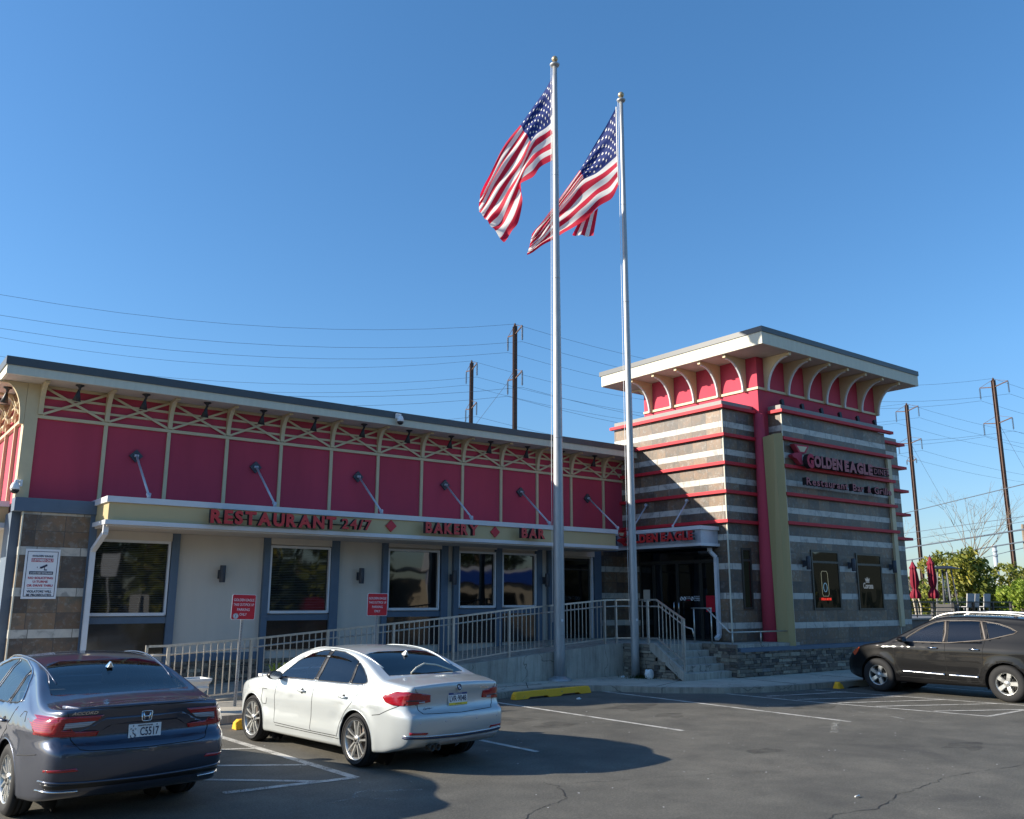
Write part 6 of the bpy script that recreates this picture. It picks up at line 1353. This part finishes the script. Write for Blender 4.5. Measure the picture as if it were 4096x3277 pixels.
h=bvh.ray_cast(Vector((-3,0,.945)),Vector((1,0,0)),6)[0]
m=MB()
def q_(pts,r=.006): m.tube([(h.x-.012,-y,.945+z) for y,z in pts],r,8)
q_([(-.048,.040),(-.040,.046),(0,.047),(.040,.046),(.048,.040),(.044,-.030),(.034,-.042),(0,-.044),(-.034,-.042),(-.044,-.030),(-.048,.040)],.0055); q_([(-.032,.034),(-.026,0),(-.022,-.032)],.008); q_([(.032,.034),(.026,0),(.022,-.032)],.008); q_([(-.026,-.002),(.026,-.002)],.007); m.build('emblem','chrome',root)
h=bvh.ray_cast(Vector((-3,.60,1.01)),Vector((1,0,0)),6)[0]; m=MB(); text_bm(m,'ACCORD',(h.x-.018,.665,.998),(-.12,-1,0),(-.1,0,1),.22,.026,.004,0,.01,shear=.3); m.build('badge','chrome',root)
for s in (1,-1):
    for x in (.22,1.38): handle(root,bvh,x,.86,'paint_blue_grey',s)
    mirror(root,2.12,s*1.01,1.02,s,'paint_blue_grey')
fin_antenna(root,.13,1.325,'chrome')
m=MB()
for s in ('L','R'): trace(m,bvh,[(.02,1.045),(.0,1.06),(.12,1.165),(.26,1.245),(.45,1.325),(.8,1.385),(1.1,1.398),(1.4,1.375),(1.7,1.30)],s,.0075,.005)
m.build('window_chrome','chrome',root)
for s in (1,-1): m=MB(); m.tube([(x,s*(.62-.04*abs(x-1)),float(pchip(*zip(*sp['top']))(x))-.026) for x in np.linspace(-.15,1.75,14)],.008,6); m.build('roof_moulding','paint_blue_grey',root)
m=MB(); h1=(-.30,.0); m.prism([(-.42,.16),(-.40,-.16),(-.30,-.16),(-.28,.16)],'z',1.06,1.085); m.build('parcel_shelf','seat_cloth',root)
# ---------------------------------------------------------------- black crossover
sp=dict(wb=2.69,rw=.355,tw=.225,rim=.215,track=.785,hw=.90,gapw=.05,r=.07,crown=.03,rb=.05,fb=.14,
 top=[(-.95,1.15),(-.93,1.35),(-.90,1.50),(-.82,1.575),(-.6,1.61),(-.2,1.645),(.3,1.665),(.8,1.67),(1.15,1.655),(1.4,1.615),(1.7,1.50),(2.0,1.345),(2.3,1.19),(2.45,1.12),(2.6,1.085),(2.85,1.05),(3.1,.995),(3.25,.94),(3.38,.85),(3.46,.72),(3.49,.60)],
 bot=[(-.95,.42),(-.9,.36),(-.7,.30),(0,.26),(2.7,.24),(3.2,.25),(3.49,.32)],
 plan=[(-.95,.70),(-.93,.745),(-.88,.79),(-.75,.84),(-.5,.875),(0,.895),(.6,.895),(2.0,.895),(2.7,.89),(2.95,.86),(3.15,.80),(3.35,.68),(3.49,.50)],
 zf=[(.2,.95),(.3,.965),(.5,.99),(.7,1.0),(.85,.998),(.95,.99),(1.05,.965),(1.12,.93),(1.2,.89),(1.35,.825),(1.5,.755),(1.6,.70),(1.7,.62)],
 rear=[(.2,-.05),(.4,.02),(.6,.05),(.8,.02),(1.0,.0),(1.3,-.03),(1.5,-.08),(1.7,-.1)],front=[(.2,-.05),(.4,.02),(.6,.03),(.75,0),(1,-.04)],
 crease=lambda x:[(.97,.012 if x<2.6 else 0,.035),(.42,.014 if .4<x<2.3 else 0,.06)],
 side_windows=[('side_window',[(1.22,1.105),(2.06,1.10),(1.98,1.18),(1.80,1.30),(1.55,1.44),(1.38,1.51),(1.22,1.535)],None),('side_window',[(.42,1.15),(1.12,1.11),(1.12,1.54),(.6,1.555),(.50,1.55)],'car_glass_dark'),('quarter_window',[(-.22,1.36),(-.17,1.325),(.28,1.20),(.37,1.53),(.15,1.505),(-.06,1.44)],'car_glass_dark')],
 end_windows=[('windscreen',[(-.66,1.15),(.66,1.15),(.58,1.55),(.3,1.59),(-.3,1.59),(-.58,1.55)],(1.3,2.45),'car_glass')],
 style=dict(kind='plain',n=5,rot=PI/2+.3,w0=.085,w1=.105),sf=1.50,sr=.55,dash=1.95,dashz=1.08,seatz=.42)
root,bvh,bo=car('parked_car','glossy black crossover with silver roof rails, cut by the right frame edge',sp,(21.001,9.189,1.605,1.066),'paint_black','car_glass','car_glass_dark')
gaps(root,bvh,[('L',[(1.17,1.12),(1.165,.9),(1.165,.5),(1.15,.34)]),('L',[(2.32,1.10),(2.28,.95),(2.28,.55),(2.18,.36)]),('L',[(.36,1.18),(.40,1.0),(.42,.72),(.40,.55)]),('L',[(2.18,.36),(1.15,.34),(.42,.36)])],.005)
for s,e in ((1,'L'),(-1,'R')):
    poly_patch(bvh,[(3.30,.74),(3.40,.80),(3.30,.90),(3.18,.935),(3.14,.92),(3.20,.82)],e,'headlamp','lamp_amber',root,.008)
    for x in (1.42,.34 +.22): handle(root,bvh,x,.985,'chrome',s,.22)
    mirror(root,2.02,s*1.0,1.14,s,'paint_black')
    m=MB(); trace(m,bvh,[(2.12,.475),(1.2,.455)],e,.024,.002); trace(m,bvh,[(1.13,.453),(.52,.445)],e,.024,.002); m.build('side_moulding','chrome',root)
    m=MB(); P=[(x,s*(.575+.02*(x-.6)),float(pchip(*zip(*sp['top']))(x))-.022+.075*min(1,max(0,1-((x-.45)/1.12)**4))) for x in np.linspace(-.67,1.57,26)]; m.tube(P,[.014+.010*math.sin(PI*i/25)**.5 for i in range(26)],10); m.build('roof_rail','rim_silver',root)
    m=MB(); trace(m,bvh,[(1.20,1.11),(1.17,1.3),(1.19,1.53)],e,.028,-.012); trace(m,bvh,[(.355,1.18),(.40,1.35),(.46,1.54)],e,.028,-.012); m.build('window_pillar','tan_trim',root)
    m=MB(); trace(m,bvh,[(2.25,1.10),(2.06,1.105),(1.98,1.20),(1.75,1.35),(1.55,1.455),(1.38,1.525),(1.2,1.548),(.8,1.56),(.4,1.55),(.1,1.505),(-.1,1.44),(-.25,1.36),(-.18,1.315),(.3,1.19),(1.1,1.10),(2.0,1.09)],e,.008,.003); m.build('window_trim','tan_trim',root)
    m=MB(); m.box(2.24,2.26,s*.62-.11,s*.62+.19*s*0+.13,.20,.46); m.build('mud_flap','black_plastic',root)
m=MB()
h=bvh.ray_cast(Vector((-.5,3,1.0)),Vector((0,-1,0)),6)[0]
# ---------------------------------------------------------------- origins of things built in place
for o in [o for o in scene.objects if o.type=='EMPTY' and o.parent is None and o.location.length<1e-6]:
    lo=Vector((1e9,)*3); hi=-lo
    for c in o.children:
        if c.type!='MESH': continue
        for v in c.bound_box:
            p=Vector(v)+c.location; lo=Vector(map(min,lo,p)); hi=Vector(map(max,hi,p))
    if lo.x<1e8:
        d=Vector(((lo.x+hi.x)/2,(lo.y+hi.y)/2,lo.z)); o.location=d
        for c in o.children: c.location=c.location-d
